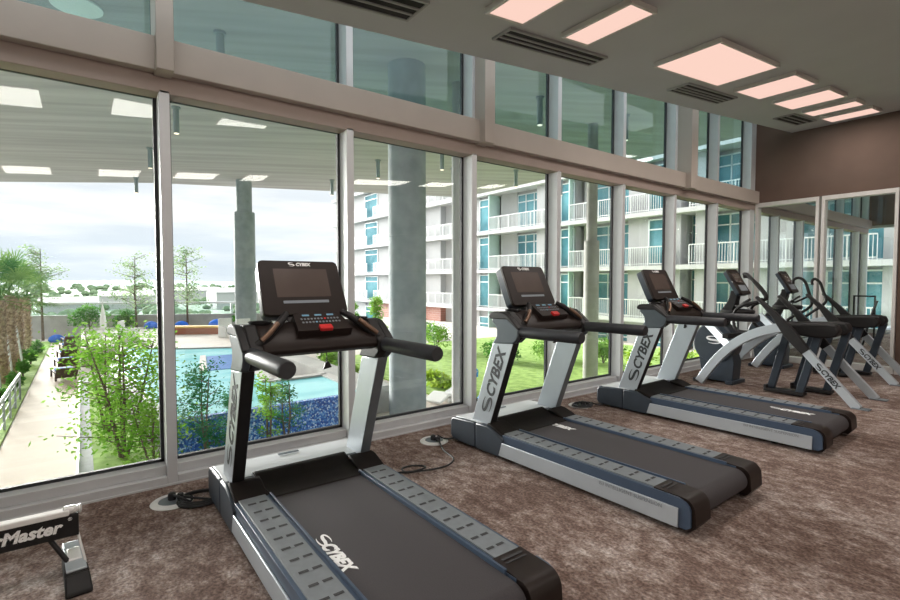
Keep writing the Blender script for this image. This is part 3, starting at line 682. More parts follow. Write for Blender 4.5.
# ------------------------------------------------------------------ machine at the lower left
mc = tag(empty('exercise_bench', (.95, -.4, 0)), 'end of a low exercise machine with a black lettered panel at the left edge', 'exercise machine'); c = mc.location.copy()
XB = .93
b = MB(); b.off = c; b.box((XB - .028, -1.3, .310), (XB + .028, -.075, .338), M['whitef']); b.build('top_bar', mc, bevel=.006)['label'] = 'off-white top bar'
b = MB(); b.off = c; b.box((XB - .022, -1.3, .205), (XB + .022, -.040, .312), M['black']); pn = b.build('side_panel', mc, bevel=.004)
b = MB(); b.off = c; m4 = frame4((XB + .0226, -.225, .262), (0, 1, 0), (0, 0, 1)); b.mesh(textmesh('rMaster', .076, .25, .0030, .0008), m4 @ Matrix.Translation((-.008, 0, 0)), M['white']); b.build('lettering', pn)['label'] = 'white italic lettering'
b = MB(); b.off = c; b.mesh(textmesh('\u00ae', .022, 0, 0, .0006), m4 @ Matrix.Translation((.152, .03, 0)), M['white']); b.build('registered_mark', pn)
b = MB(); b.off = c; b.lathe([(.013, -.10), (.021, -.095), (.021, -.055), (.017, -.05), (.017, -.04), (.022, -.038), (.022, -.030), (.012, -.026)], (XB, 0, .330), M['steelplate'], 18, 'y'); b.build('end_knob', mc)['label'] = 'chrome end knob'
b = MB(); b.off = c; b.tube([(XB, -.045, .21), (1.0, -.02, .10), (1.02, -.015, .03)], .006, M['steelplate'], 8); b.tube([(XB - .01, -.16, .215), (.985, -.085, .10)], .011, M['black'], 10); b.build('strut', mc)
b = MB(); b.off = c
F = frame4((1.02, -.055, 0), (1, .10, 0), (0, 1, 0)); 
def fp(x, y, z): return F @ Vector((x, y, z))
def hexa(b, x0, x1, yw0, yw1, z0a, z1a, z0b, z1b, m):
    i = b.mi(m); v = [b.bm.verts.new(fp(*p) - b.off) for p in ((x0,-yw0,z0a),(x1,-yw1,z0b),(x1,yw1,z0b),(x0,yw0,z0a),(x0,-yw0,z1a),(x1,-yw1,z1b),(x1,yw1,z1b),(x0,yw0,z1a))]
    for q in ((0,3,2,1),(4,5,6,7),(0,1,5,4),(1,2,6,5),(2,3,7,6),(3,0,4,7)): b.face([v[k] for k in q], i)
hexa(b, .05, .13, .048, .052, 0, .075, 0, .02, M['black']); hexa(b, -.20, .05, .040, .048, 0, .12, 0, .075, M['black']); b.build('foot', mc, bevel=.008)
b = MB(); b.off = c; hexa(b, -.19, .04, .036, .040, .121, .132, .077, .088, M['silver']); hexa(b, -.12, -.03, .026, .028, .115, .128, .098, .11, M['steelplate']); b.build('foot_plate', mc, bevel=.004)['label'] = 'silver foot plate'
b = MB(); b.off = c; b.box((XB - .03, -1.25, 0), (XB + .03, -1.15, .31), M['black']); b.box((XB - .2, -1.27, 0), (XB + .2, -1.13, .05), M['black']); b.build('rear_leg', mc, bevel=.006)

# ================================================================== outdoors
ZG = -2.3; ZS = 7.1
b = MB(); b.box((-40, -14, ZG - .5), (-.21, 30, ZG), M['paving']); struct(b.build('terrace'), 'pale paved pool terrace outside', 'terrace')
b = MB(); b.box((-.2, -14, ZG - .4), (0, 26, -.02), M['curb']); b.box((-.2, -14, -.02), (-.19, YN - .15, 6), M['curb']); struct(b.build('trim_gym_plinth'), 'plinth under the gym windows', 'wall')
# wooden path, curb, lawns
b = MB(); b.box((-39, -1.52, ZG), (-.3, -.17, ZG + .03), M['deck']); struct(b.build('path'), 'pale boarded path leading away from the windows', 'path')
b = MB(); b.box((-19, -.13, ZG), (-.3, .10, ZG + .06), M['curb']); struct(b.build('trim_curb'), 'grey stone curb beside the path', 'curb')
b = MB(); b.box((-18.6, -.17, ZG), (-.3, -.13, ZG + .14), M['railw']); struct(b.build('trim_edge'), 'white edge strip beside the path', 'curb')
def lawn(poly, label):
    b = MB(); b.prism(poly, 'z', ZG + .002, ZG + .05, M['grass']); tag(b.build('lawn', smooth=False), label, 'grass', None, 'stuff')
lawn([(-.4, .10), (-7.4, .10), (-7.4, 1.3), (-9.8, 1.0), (-15.6, .55), (-17.6, .4), (-17.6, .10)], 'short green lawn right of the boarded path')
lawn([(-.4, -1.56), (-.4, -5), (-34.5, -5), (-34.5, -1.56)], 'strip of grass left of the boarded path')
lawn([(-11.2, 7.15), (-18.9, 6.4), (-17.6, 9.0), (-11.0, 8.6)], 'planted green strip behind the pool ledge')
lawn([(-8.9, 9.0), (-7.3, 10.4), (-1.0, 10.6), (-.4, 25), (-20, 25), (-20, 14.5), (-17.5, 9.2)], 'bright green lawn in front of the apartment building')
# raised pool with mosaic front
ZW = -1.56
pl = tag(empty('swimming_pool', (-12, 4, ZG)), 'turquoise swimming pool with a raised blue mosaic front wall', 'pool'); c = pl.location.copy()
b = MB(); b.off = c
b.prism([(-7.95, 1.45), (-7.95, 6.1), (-8.10, 6.1), (-8.10, 1.45)], 'z', ZG, ZW, M['mosaic']); b.build('mosaic_wall', pl)['label'] = 'blue mosaic front wall'
b = MB(); b.off = c
b.prism([(-8.10, 1.45), (-8.10, 6.1), (-10.9, 6.1), (-10.9, 4.5), (-19.6, 5.5), (-20.6, 3.3), (-22.4, 1.5), (-15.8, .9)], 'z', ZG + .02, ZW - .02, M['water']); b.build('water', pl, smooth=False)['label'] = 'rippled turquoise water'
b = MB(); b.off = c
for (p, q, w) in (((-8.0, 6.15), (-11.0, 6.15), .3), ((-11.0, 4.35), (-11.0, 6.2), .3), ((-11.0, 4.4), (-19.6, 5.6), .35), ((-19.6, 5.6), (-20.7, 3.3), .4), ((-20.7, 3.3), (-22.6, 1.4), .4), ((-22.6, 1.4), (-15.8, .75), .3), ((-15.8, .75), (-8.0, 1.4), .3)):
    d = Vector((q[0]-p[0], q[1]-p[1], 0)).normalized(); n = Vector((-d.y, d.x, 0)) * w/2
    b.prism([(p[0]+n.x, p[1]+n.y), (q[0]+n.x, q[1]+n.y), (q[0]-n.x, q[1]-n.y), (p[0]-n.x, p[1]-n.y)], 'z', ZG, ZW + .03, M['coping'])
b.build('coping', pl)
b = MB(); b.off = c; b.prism([(-17.4, 3.9), (-14.0, 3.3), (-14.0, 4.7), (-17.4, 5.1)], 'z', ZW - .03, ZW - .008, M['deepblue']); b.build('deep_end', pl)['label'] = 'deep blue part of the water'
b = MB(); b.off = c; b.prism([(-17.6, 3.7), (-14.0, 3.05), (-13.8, 3.1), (-13.8, 3.25), (-17.6, 3.9)], 'z', ZW - .06, ZW + .02, M['coping']); b.build('divider', pl)
b = MB(); b.box((-20.5, 6.3, ZG), (-8.2, 7.1, ZW + .02), M['cwall']); tag(b.build('pool_ledge', bevel=.02), 'grey stone ledge along the right side of the pool', 'ledge')
b = MB(); b.prism([(-35.8, -.1), (-23.2, -.1), (-22.9, 1.2), (-21, 3.1), (-20.3, 6), (-21, 8.2), (-31.2, 9.0), (-34, 3)], 'z', ZG + .001, ZW - .05, M['paving']); struct(b.build('terrace_step'), 'raised pale terrace beyond the pool', 'terrace')
ZT = ZW - .05

# soffit over the terrace
b = MB(); b.prism([(-36.6, -12), (-34.2, -3.6), (-29.3, 3.5), (-25.5, 13), (-22.4, 20.9), (-.22, 20.9), (-.22, -12)], 'z', ZS, ZS + .7, M['soffit'])
struct(b.build('soffit'), 'board-marked concrete soffit over the terrace', 'soffit')
b = MB(); b.box((-.6, -12, 4.9), (-.2, 20.9, ZS + .3), M['soffit']); struct(b.build('wall_over_windows'), 'concrete wall above the gym windows', 'wall')
# columns
def column(x, y, r, r2, zj, label, z0=ZG, cm_=None):
    cm_ = cm_ or M['concrete']
    cl = tag(empty('concrete_column', (x, y, z0)), label, 'column', 'round columns under the soffit')
    b = MB(); b.lathe([(r, 0), (r, ZS - z0)], (0, 0, 0), cm_, 40); b.build('shaft', cl)
    if r2: b = MB(); b.lathe([(r2*.97, 0), (r2, .02), (r2, zj - z0 - .05), (r2*.95, zj - z0)], (0, 0, 0), cm_, 40); b.build('jacket', cl)
    else:
        b = MB()
        for z in (2.4, 4.9, 7.2): b.lathe([(r + .002, z), (r + .008, z + .008), (r + .008, z + .022), (r + .002, z + .03)], (0, 0, 0), cm_, 40)
        b.build('joint_ring', cl)
    return cl
column(-7.3, 7.0, .50, 0, 0, 'massive round concrete column seen past the nearest treadmill')
column(-25.4, 7.45, .42, .56, 5.3, 'distant concrete column with a wider lower sleeve beyond the pool')
column(-7.34, 14.94, .19, .27, 2.9, 'slender column with a thicker lower half on the lawn', ZG + .05, M['concrete2'])
column(-7.37, 8.74, .15, 0, 0, 'thin pale column close beside the third mullion', ZG, M['bgrey'])
# pendants under the soffit
PG = 'cylinder downlights hanging from the soffit'
def pendant(x, y, label, L=.85, r=.09):
    p = tag(empty('pendant_downlight', (x, y, ZS)), label, 'downlight', PG)
    b = MB(); b.lathe([(r*1.5, 0), (r*1.5, -.06), (r, -.07), (r, -L)], (0, 0, 0), M['pendant'], 20); b.build('body', p)
    b = MB(); b.lathe([(r*.85, -L - .015), (r*.85, -L + .02)], (0, 0, 0), M['warm'], 20); b.build('lens', p)
for (x, y, lab) in ((-14.39, 2.59, 'cylinder downlight just right of the first mullion'), (-20.67, 2.46, 'cylinder downlight in the first pane, above the far one'), (-27.98, 2.51, 'farthest small downlight at the soffit edge left of the first mullion'), (-8.32, 2.65, 'cylinder downlight in the clerestory pane at upper left'),
        (-6.67, 11.43, 'lit downlight in the clerestory above the middle treadmill'), (-6.04, 15.0, 'lit downlight in the clerestory above the farthest treadmill'), (-16.68, 11.25, 'downlight left of the massive column'), (-15.87, 15.06, 'downlight right of the massive column'),
        (-13.45, 12.62, 'small downlight directly under the header past the massive column'), (-14.29, 17.9, 'downlight seen above the middle treadmill'), (-14.57, 21.7, 'downlight beside the slender column'), (-22.3, 11.39, 'tiny downlight in the second pane near the second mullion')):
    pendant(x, y, lab)
b = MB(); b.lathe([(.42, -.05), (.45, -.04), (.45, 0)], (0, 0, 0), M['discl'], 32); tag(b.build('disc_light', loc=(-8.92, .05, ZS + .005)), 'round pale disc fixture on the soffit at the top left', 'light')

# ------------------------------------------------------------------ apartment building
YF = 25.7
bd = tag(empty('apartment_building', (-25, YF + 2, -5.5)), 'white apartment building with stacked balconies across the lawn', 'building'); c = bd.location.copy()
slabs = [(-4.3, -4.1), (-.97, -.72), (2.05, 2.30), (5.09, 5.34), (8.20, 8.45), (11.3, 11.6)]
for z0, z1 in slabs[1:]:
    b = MB(); b.off = c; b.box((-55.4, YF, z0), (1.0, YF + 3.2, z1), M['bslab']); b.build('floor_slab', bd)
# plan: (x0, x1, kind)  f flush wall, r recess wall, w recess window, t flush window
plan = [(-55.4, -47.2, 'f'), (-47.2, -44.2, 't'), (-44.2, -40.5, 'f'), (-40.5, -36, 'w'), (-36, -32.4, 'f'), (-32.4, -30.6, 'r'), (-30.6, -28.2, 'w'), (-28.2, -26.9, 'f'), (-26.9, -25.6, 't'), (-25.0, -23.2, 'r'), (-23.2, -20.6, 'w'), (-20.6, -18.4, 'f'), (-18.4, -17.2, 't'), (-16.9, -16.0, 'r'), (-16.0, -13.2, 'w'), (-13.2, -11.9, 'f'), (-11.9, -10.9, 't'), (-10.9, -10.0, 'f'), (-10.0, -9.2, 'd'), (-9.2, -8.5, 'f'), (-8.5, -6.2, 'w'), (-6.2, -4.6, 'f'), (-4.6, -1.5, 'w'), (-1.5, 1.0, 'f')]
wb = MB(); wb.off = c; gb = MB(); gb.off = c
wb.box((-55.4, YF + 3.2, -5.5), (1.0, YF + 9, 11.6), M['bwall'])
def bwindow(x0, x1, y, z0, z1, n):
    b = MB(); b.off = c
    b.box((x0, y, z0), (x1, y + .06, z1), M['bteal'])
    t = .07
    for k in range(n+1):
        x = x0 + (x1-x0)*k/n; b.box((x - t/2, y - .05, z0), (x + t/2, y, z1), M['bwin'])
    for z in (z0, z1 - .55, z1): b.box((x0, y - .05, z - t/2), (x1, y, z + t/2), M['bwin'])
    b.build('window', bd)
def brail(x0, x1, z):
    b = MB(); b.off = c; y = YF + .08
    b.box((x0, y - .03, z + 1.02), (x1, y + .03, z + 1.08), M['railw']); b.box((x0, y - .02, z + .08), (x1, y + .02, z + .12), M['railw'])
    n = max(2, int((x1-x0)/.14))
    for k in range(n+1):
        x = x0 + (x1-x0)*k/n; w = .028 if k % 8 == 0 else .012
        b.box((x - w, y - w, z), (x + w, y + w, z + 1.05), M['railw'])
    b.build('balcony_railing', bd, smooth=False)
for fi in range(5):
    zb = slabs[fi][1]; zt = slabs[fi+1][0]
    for x0, x1, k in plan:
        if k == 'f': wb.box((x0, YF + .5, zb), (x1, YF + 3.2, zt), M['brick'] if fi == 0 and -45 < x0 < -35 else M['bwall'])
        elif k == 'r': gb.box((x0, YF + 1.1, zb), (x1, YF + 3.2, zt), M['bgrey'])
        elif k == 'w':
            gb.box((x0, YF + 1.3, zb), (x1, YF + 3.2, zt), M['bgrey']); bwindow(x0 + .02, x1 - .02, YF + 1.2, zb + .05, zb + 2.6, 3 if x1-x0 > 2 else 2)
        elif k == 't':
            wb.box((x0, YF + .6, zb), (x1, YF + 3.2, zt), M['bwall']); bwindow(x0 + .05, x1 - .05, YF + .5, zb + .1, zb + 2.6, 1)
        elif k == 'd':
            bwindow(x0, x1, YF + 1.8, zb, zt, 1)
    if fi > 0:
        for x0, x1 in ((-55.2, -46), (-44.5, -36.2), (-36, -26.5), (-25.3, -18.0), (-17.3, -10.1), (-9.3, -1.6)): brail(x0, x1, zb)
    for x in (-25.4, -17.4, -36.1):
        b = MB(); b.off = c; b.box((x - .05, YF + .15, zb), (x + .05, YF + 1.3, zt), M['fin']); b.build('balcony_fin', bd)
wb.build('wall', bd); gb.build('recess_wall', bd)['label'] = 'grey recessed walls'

# ------------------------------------------------------------------ planting
def leaves(b, pts, size, m, flat=.6, asp=.45, rnd=random):
    i = b.mi(m)
    for p in pts:
        d = Vector((rnd.uniform(-1, 1), rnd.uniform(-1, 1), rnd.uniform(-flat, flat))).normalized(); n = d.orthogonal().normalized()
        n = Matrix.Rotation(rnd.uniform(0, 6.28), 3, d) @ n; sz = size*rnd.uniform(.6, 1.3); w = n * sz * asp / 2
        a = b.bm.verts.new(p - b.off); q = b.bm.verts.new(p + d*sz*.5 + w - b.off); r_ = b.bm.verts.new(p + d*sz - b.off); s_ = b.bm.verts.new(p + d*sz*.5 - w - b.off)
        b.face([a, q, r_, s_], i)
def blob(c, rx, ry, rz, n, rnd=random, shell=.55):
    out = []
    while len(out) < n:
        v = Vector((rnd.gauss(0, 1), rnd.gauss(0, 1), rnd.gauss(0, 1))).normalized() * (shell + (1-shell)*rnd.random())
        out.append(Vector(c) + Vector((v.x*rx, v.y*ry, v.z*rz)))
    return out
def shrub(name, x, y, z, rx, ry, h, n, size, m, label, cat='shrub', group=None):
    o = tag(empty(name, (x, y, z)), label, cat, group); b = MB()
    pts = []
    k = max(3, int(n/260))
    for q in range(k):
        a = random.uniform(0, 6.28); d = random.uniform(.0, .62)
        pts += blob((rx*d*math.cos(a), ry*d*math.sin(a), h*random.uniform(.30, .68)), rx*.5, ry*.5, h*.32, n//k)
    pts = [p for p in pts if p.z > .02]
    leaves(b, pts, size, m); b.build('foliage', o, smooth='leaf')
    b = MB()
    for q in range(4): b.tube([(0, 0, 0), (random.uniform(-.3, .3)*rx, random.uniform(-.3, .3)*ry, h*.6)], [.03, .012], M['bark'], 6)
    b.build('stem', o); return o
def tree(name, x, y, z, h, cr, ch, n, size, m, label, group=None, stems=1, cat='tree', lean=.0, br=14, fill=.35):
    o = tag(empty(name, (x, y, z)), label, cat, group); b = MB(); fb = MB()
    for s in range(stems):
        a0 = 6.28*s/stems; top = Vector((lean + (cr*.45*math.cos(a0) if stems > 1 else 0), (cr*.45*math.sin(a0) if stems > 1 else 0), h*random.uniform(.85, .97)))
        st = [Vector((0, 0, 0)) + Vector((.05*math.cos(a0), .05*math.sin(a0), 0)), top*.5 + Vector((random.uniform(-.05, .05), random.uniform(-.05, .05), 0)), top]
        r0 = .012*h + .008; b.tube(st, [r0, r0*.65, r0*.25], M['bark'], 7)
        for k in range(br):
            t = random.uniform(1 - ch/h, .98); p = st[0].lerp(st[1], t*2) if t < .5 else st[1].lerp(st[2], t*2-1)
            a = random.uniform(0, 6.28); taper = 1 - .55*max(0, (t - (1-ch/h))/(ch/h)); ln = cr*random.uniform(.55, 1.0)*taper
            q = p + Vector((math.cos(a)*ln, math.sin(a)*ln, ln*random.uniform(.1, .55)))
            b.tube([p, p.lerp(q, .5) + Vector((0, 0, -.02)), q], [r0*.35, r0*.22, r0*.1], M['bark'], 5)
            m_n = n // (stems*br)
            pp = []
            for j in range(m_n):
                u = random.random()**.7; pp.append(p.lerp(q, u) + Vector((random.gauss(0, fill*cr*.4), random.gauss(0, fill*cr*.4), random.gauss(0, fill*cr*.32))))
            leaves(fb, pp, size, m)
    b.build('trunk', o); fb.build('foliage', o, smooth='leaf'); return o
# near trees by the pool wall
tree('shade_tree', -8.3, .62, ZG + .05, 2.7, 1.3, 2.5, 3300, .10, M['leaf1'], 'bushy bright green tree right of the path, low in the first pane', stems=4, br=12, fill=.44)
tree('shade_tree', -10.6, .42, ZG + .05, 2.6, 1.0, 2.1, 1500, .10, M['leaf1'], 'bright green tree between the path and the pool, behind the bushy one', stems=3, br=9, fill=.45)
tree('shade_tree', -7.1, 1.05, ZG + .05, 1.5, .75, 1.35, 1500, .09, M['leaf1'], 'low green shrub-like tree just left of the first mullion', stems=4, br=8, fill=.5)
FG = 'feathery dark green saplings before the mosaic wall'
tree('feathery_sapling', -7.3, 2.02, ZG, 2.0, .80, 1.75, 2400, .075, M['leaf2'], 'feathery dark green sapling right of the first mullion', FG, stems=2, br=13, fill=.36)
tree('feathery_sapling', -6.9, 3.18, ZG, 1.75, .42, 1.6, 1300, .07, M['leaf1'], 'thin light green sapling just right of the near treadmill upright', FG, stems=2, br=10, fill=.4)
tree('feathery_sapling', -7.0, 3.60, ZG, 1.65, .50, 1.2, 1000, .07, M['leaf2'], 'thin dark sapling on slim stems before the blue mosaic', FG, stems=2, br=10, fill=.36)
tree('feathery_sapling', -7.6, 2.62, ZG, 1.5, .42, 1.3, 900, .07, M['leaf2'], 'small dark sapling partly hidden by the near treadmill upright', FG, stems=2, br=9, fill=.36)
# thin trees before the far wall
TGp = 'thin young trees along the far wall'
for x, y, lab in ((-33.6, 2.77, 'thin pale tree in the first pane, left of the first mullion'), (-32.2, 5.50, 'thin pale tree in the second pane, right of the first mullion'), (-35.4, -2.0, 'thin tree behind the palms')):
    tree('young_tree', x, y, ZG + .03 if y < 0 else ZT, 5.3 if y > 0 else 6.0, 1.9, 4.2, 1150, .19, M['leaf3'], lab, TGp, br=26, fill=.30)
# palms
def make_palm(h):
    o = empty('palm_tree'); b = MB()
    b.lathe([(.16, 0), (.145, h*.5), (.16, h)], (0, 0, 0), M['palmbark'], 16)
    n = int(h*46)
    for k in range(n):
        a = k*2.39996; z = .1 + (h - .15)*k/n; rr = .135
        p = Vector((rr*math.cos(a), rr*math.sin(a), z)); d = Vector((math.cos(a)*.55, math.sin(a)*.55, .8)).normalized(); sd = Vector((-math.sin(a), math.cos(a), 0))
        i = b.mi(M['palmbark']); v = [b.bm.verts.new(q) for q in (p + sd*.055, p - sd*.055, p + d*.20 - sd*.028, p + d*.20 + sd*.028, p + d*.19 + Vector((math.cos(a), math.sin(a), 0))*-.03)]
        b.face([v[0], v[1], v[2], v[3]], i); b.face([v[3], v[2], v[4]], i)
    b.build('trunk', o)
    b = MB(); i = b.mi(M['leafp'])
    for k in range(20):
        a = k*2.39996 + .3; el = R(86 - 112*(k/19)**1.1); ln = random.uniform(.85, 1.25)
        d = Vector((math.cos(a)*math.cos(el), math.sin(a)*math.cos(el), math.sin(el)))
        p0 = Vector((0, 0, h)); p1 = p0 + d*ln
        b.tube([p0, p1], [.014, .008], M['leafp'], 5)
        side = d.cross(Vector((0, 0, 1))); side = side.normalized() if side.length > .05 else Vector((1, 0, 0)); up = side.cross(d)
        for j in range(17):
            u = R(-105 + 210*j/16); ld = (d*math.cos(u) + side*math.sin(u) + up*.12).normalized(); L2 = random.uniform(.7, .95)*(1 - .25*abs(j-8)/8)
            tip = p1 + ld*L2 + Vector((0, 0, -.14)); mid = p1 + ld*L2*.55; w = ld.cross(up).normalized()*.024
            v = [b.bm.verts.new(q) for q in (p1, mid + w, tip, mid - w)]; b.face(v, i)
    b.build('fronds', o, smooth='leaf'); return o
pm = make_palm(3.0); PGp = 'palms along the left side of the path'
for k, (x, y, s, rz, lab) in enumerate(((-19.68, -2.35, 1.0, 0, 'nearest palm at the left edge with a boot-covered trunk'), (-21.97, -2.30, 1.04, 2, 'second palm from the left edge, tallest crown'), (-24.84, -2.28, .98, 4, 'third palm along the path'), (-30.8, -2.40, .95, 1, 'farthest palm, beside the lounger on the path'))):
    o = pm if k == 0 else copy_tree(pm); tag(o, lab, 'palm tree', PGp); o.location = (x, y, ZG + .04); o.rotation_euler.z = rz; o.scale = (s, s, s)
for x, y, dx, lab in ((-17.6, -2.2, -1.2, 'leaning white stake bracing the nearest palm'), (-20.6, -2.15, -.9, 'leaning white stake bracing the second palm'), (-23.8, -2.1, -.8, 'leaning white stake bracing the third palm')):
    b = MB(); b.tube([(0, 0, 0), (dx, -.25, 1.7)], .04, M['railw'], 8); tag(b.build('palm_stake', loc=(x, y, ZG + .04)), lab, 'stake', 'white stakes bracing the palms')
for k, (x, y, r_, h, lab) in enumerate(((-15.6, -2.1, .55, .7, 'low green planting beside the path railing'), (-18.0, -1.95, .5, .65, 'low planting at the foot of the nearest palm'), (-21.0, -1.9, .5, .7, 'low planting at the foot of the second palm'), (-24.5, -1.9, .55, .75, 'low planting at the foot of the third palm'), (-28.5, -1.95, .6, .8, 'low planting toward the far end of the path'))):
    shrub('low_shrub', x, y, ZG + .04, r_*1.6, r_*.7, h, 700, .12, M['darkhedge'], lab, 'shrub', 'low planting along the path')
for x, y, s, lab in ((-33.9, .33, 1.0, 'round dark bush before the far wall, left one'), (-33.4, 2.1, .8, 'round dark bush before the far wall, right one'), (-30.2, 8.5, .6, 'small bush by the far wall beside the distant column')):
    shrub('round_bush', x, y, ZT, 1.15*s, 1.15*s, 1.75*s, 1500, .16, M['darkhedge'], lab, 'bush', 'bushes before the far wall')
for x, y, rx, h, mm_, lab in ((-13.6, 7.9, .75, .7, 'hedge', 'grassy clump beyond the pool under the near console'), (-15.6, 8.4, 1.0, .75, 'hedge', 'grassy clump left of the massive column'), (-19.2, 13.4, 1.5, 1.5, 'hedge', 'rounded green bush left of the slender view, beyond the massive column'), (-17.6, 15.2, 1.5, 1.5, 'hedge', 'rounded green bush right of the massive column'),
        (-12.6, 15.4, 1.3, 1.1, 'darkhedge', 'green bush on the lawn behind the middle treadmill upright'), (-11.6, 17.3, 1.4, 1.25, 'hedge', 'green bush on the lawn behind the middle treadmill console'), (-9.4, 18.6, 1.1, 1.3, 'hedge', 'green bush near the slender column, right side'), (-7.2, 17.6, .9, 1.1, 'yhedge', 'lime green bush between the middle and farthest treadmills'),
        (-6.6, 19.4, 1.0, 1.35, 'yhedge', 'lime green bush behind the farthest treadmill upright'), (-5.6, 21.4, 1.0, 1.4, 'yhedge', 'lime green bush seen beyond the sixth mullion'), (-22.5, 17.5, 1.6, 1.3, 'darkhedge', 'dark bush at the foot of the building, far side of the massive column')):
    shrub('garden_bush', x, y, ZG + .03, rx, rx, h, 1300, .15, M[mm_], lab, 'bush', 'bushes on and around the lawn')
tree('cypress_tree', -27.5, 17.0, ZG, 2.7, .75, 2.45, 2000, .16, M['hedge'], 'upright green conifer left of the massive column', 'conifers before the building', br=40, fill=.42)
tree('cypress_tree', -30.5, 16.6, ZG, 2.2, .6, 2.0, 1500, .16, M['hedge'], 'smaller upright conifer at the far left of the building', 'conifers before the building', br=34, fill=.42)
shrub('ornamental_grass', -9.6, 9.85, ZG + .03, .9, .5, .55, 800, .22, M['yhedge'], 'tuft of ornamental grass behind the blue and white loungers', 'plant')

# path railing on the left
rl = tag(empty('path_railing', (-12, -1.62, ZG)), 'grey metal railing along the left side of the path', 'railing'); c = rl.location.copy()
b = MB(); b.off = c; b.tube([(-16.3, -1.62, ZG + .85), (-8.3, -1.62, ZG + .85), (-7.9, -1.62, ZG + .75)], .035, M['railw'], 8); b.build('top_rail', rl)
for k in range(7):
    b = MB(); b.off = c; x = -16.2 + k*1.3; b.box((x - .025, -1.645, ZG + .03), (x + .025, -1.595, ZG + .83), M['railg']); b.build('post', rl)
b = MB(); b.off = c
for z in (.25, .5, .72): b.tube([(-16.2, -1.62, ZG + z), (-8.4, -1.62, ZG + z)], .012, M['railg'], 6)
b.build('cable', rl)

# far wall with a glass fence
fw = tag(empty('garden_wall', (-37, 2, ZT)), 'long grey garden wall at the far edge of the terrace', 'wall'); c = fw.location.copy()
A = Vector((-40.5, -9, 0)); B = Vector((-30.2, 11.0, 0)); dd = (B - A).normalized(); nn = Vector((-dd.y, dd.x, 0))
def along(t, off=0): return A + dd*t + nn*off
LW = (B - A).length
b = MB(); b.off = c; P = [along(0, -.15), along(LW, -.15), along(LW, .15), along(0, .15)]; b.prism([(p.x, p.y) for p in P], 'z', ZG, -.80, M['cwall']); b.build('wall_body', fw)
fn = tag(empty('glass_fence', (-37, 2, -.8)), 'glass fence with a pale top rail on the far wall', 'fence'); c = fn.location.copy()
b = MB(); b.off = c; p, q = along(0), along(LW); b.tube([(p.x, p.y, -.03), (q.x, q.y, -.03)], .075, M['railw'], 8); b.build('top_rail', fn)
k = 0; t = 1.0
while t < LW:
    p = along(t, .22); b = MB(); b.off = c; b.box((p.x - .07, p.y - .07, ZT if False else -1.6), (p.x + .07, p.y + .07, -.03), M['railw']); b.build('fence_post', fn); t += 4.55
b = MB(); b.off = c; P = [along(0, -.01), along(LW, -.01), along(LW, .01), along(0, .01)]; b.prism([(p.x, p.y) for p in P], 'z', -.80, -.08, M['fenceglass']); b.build('glass_panel', fn)

# ------------------------------------------------------------------ terrace furniture
def make_lounger(fab):
    o = empty('sun_lounger'); b = MB()
    b.box((-.95, -.33, .28), (.45, .33, .33), M['wood']); b.build('seat_frame', o, bevel=.01)
    b = MB(); b.box((.40, -.33, .30), (1.05, .33, .35), M['wood'], Matrix.Rotation(R(-38), 3, 'Y')); b.build('backrest', o, bevel=.01)
    for x in (-.88, .40):
        for y in (-.29, .29): b = MB(); b.box((x - .03, y - .03, 0), (x + .03, y + .03, .29), M['wood']); b.build('leg', o)
    b = MB(); b.box((-.2, -.28, .33), (.35, .28, .43), fab); b.build('cushion', o, bevel=.04)
    return o
lo = make_lounger(M['blue']); LG = 'dark wooden loungers beside the path'
for k, (x, y, rz, lab) in enumerate(((-19.6, -.62, R(8), 'nearest dark lounger on the path edge with a blue cushion'), (-22.6, -.62, R(8), 'second lounger along the path, behind the nearest one'), (-25.6, -.62, R(8), 'third lounger along the path'), (-28.8, -.62, R(8), 'fourth lounger along the path, near the far wall'), (-32.4, -.65, R(8), 'farthest lounger at the end of the path'))):
    o = lo if k == 0 else copy_tree(lo); tag(o, lab, 'lounger', LG); o.location = (x, y, ZG + .03 if y < -.12 else ZT); o.rotation_euler.z = rz
def make_pchair():
    o = empty('pool_lounger'); b = MB()
    prof = [(-.9, .10), (-.5, .30), (0, .18), (.35, .28), (.78, .85), (.86, .82), (.42, .16), (.0, .08), (-.5, .20), (-.88, .02)]
    b.prism(prof, 'y', -.34, .34, M['whitef']); b.build('shell', o, bevel=.02)
    b = MB(); b.prism([(.30, .285), (.74, .87), (.90, .88), (.97, .80), (.95, .60), (.91, .60), (.86, .84), (.78, .86), (.34, .27)], 'y', -.28, .28, M['skyblue']); b.build('towel', o)['label'] = 'bright blue towel'
    b = MB(); b.box((-.45, -.25, 0), (.3, .25, .12), M['whitef']); b.build('base', o, bevel=.01); return o
pc = make_pchair()
for k, (x, y, rz, lab) in enumerate(((-6.2, 8.2, R(80), 'white moulded lounger with blue towel, right of the massive column'), (-8.35, 9.3, R(100), 'second white lounger with blue towel, behind the first'))):
    o = pc if k == 0 else copy_tree(pc); tag(o, lab, 'lounger', 'white loungers with blue towels'); o.location = (x, y, ZG); o.rotation_euler.z = rz
def make_wchair():
    o = empty('patio_armchair'); b = MB()
    b.box((-.35, -.35, .2), (.35, .35, .42), M['whitef']); b.build('seat', o, bevel=.04)
    b = MB(); b.box((-.42, -.38, .2), (-.30, .38, 1.0), M['whitef']); b.build('backrest', o, bevel=.04)
    for y in (-.36, .36): b = MB(); b.box((-.35, y - .06, .0), (.35, y + .06, .6), M['whitef']); b.build('armrest', o, bevel=.03)
    return o
wc = make_wchair()
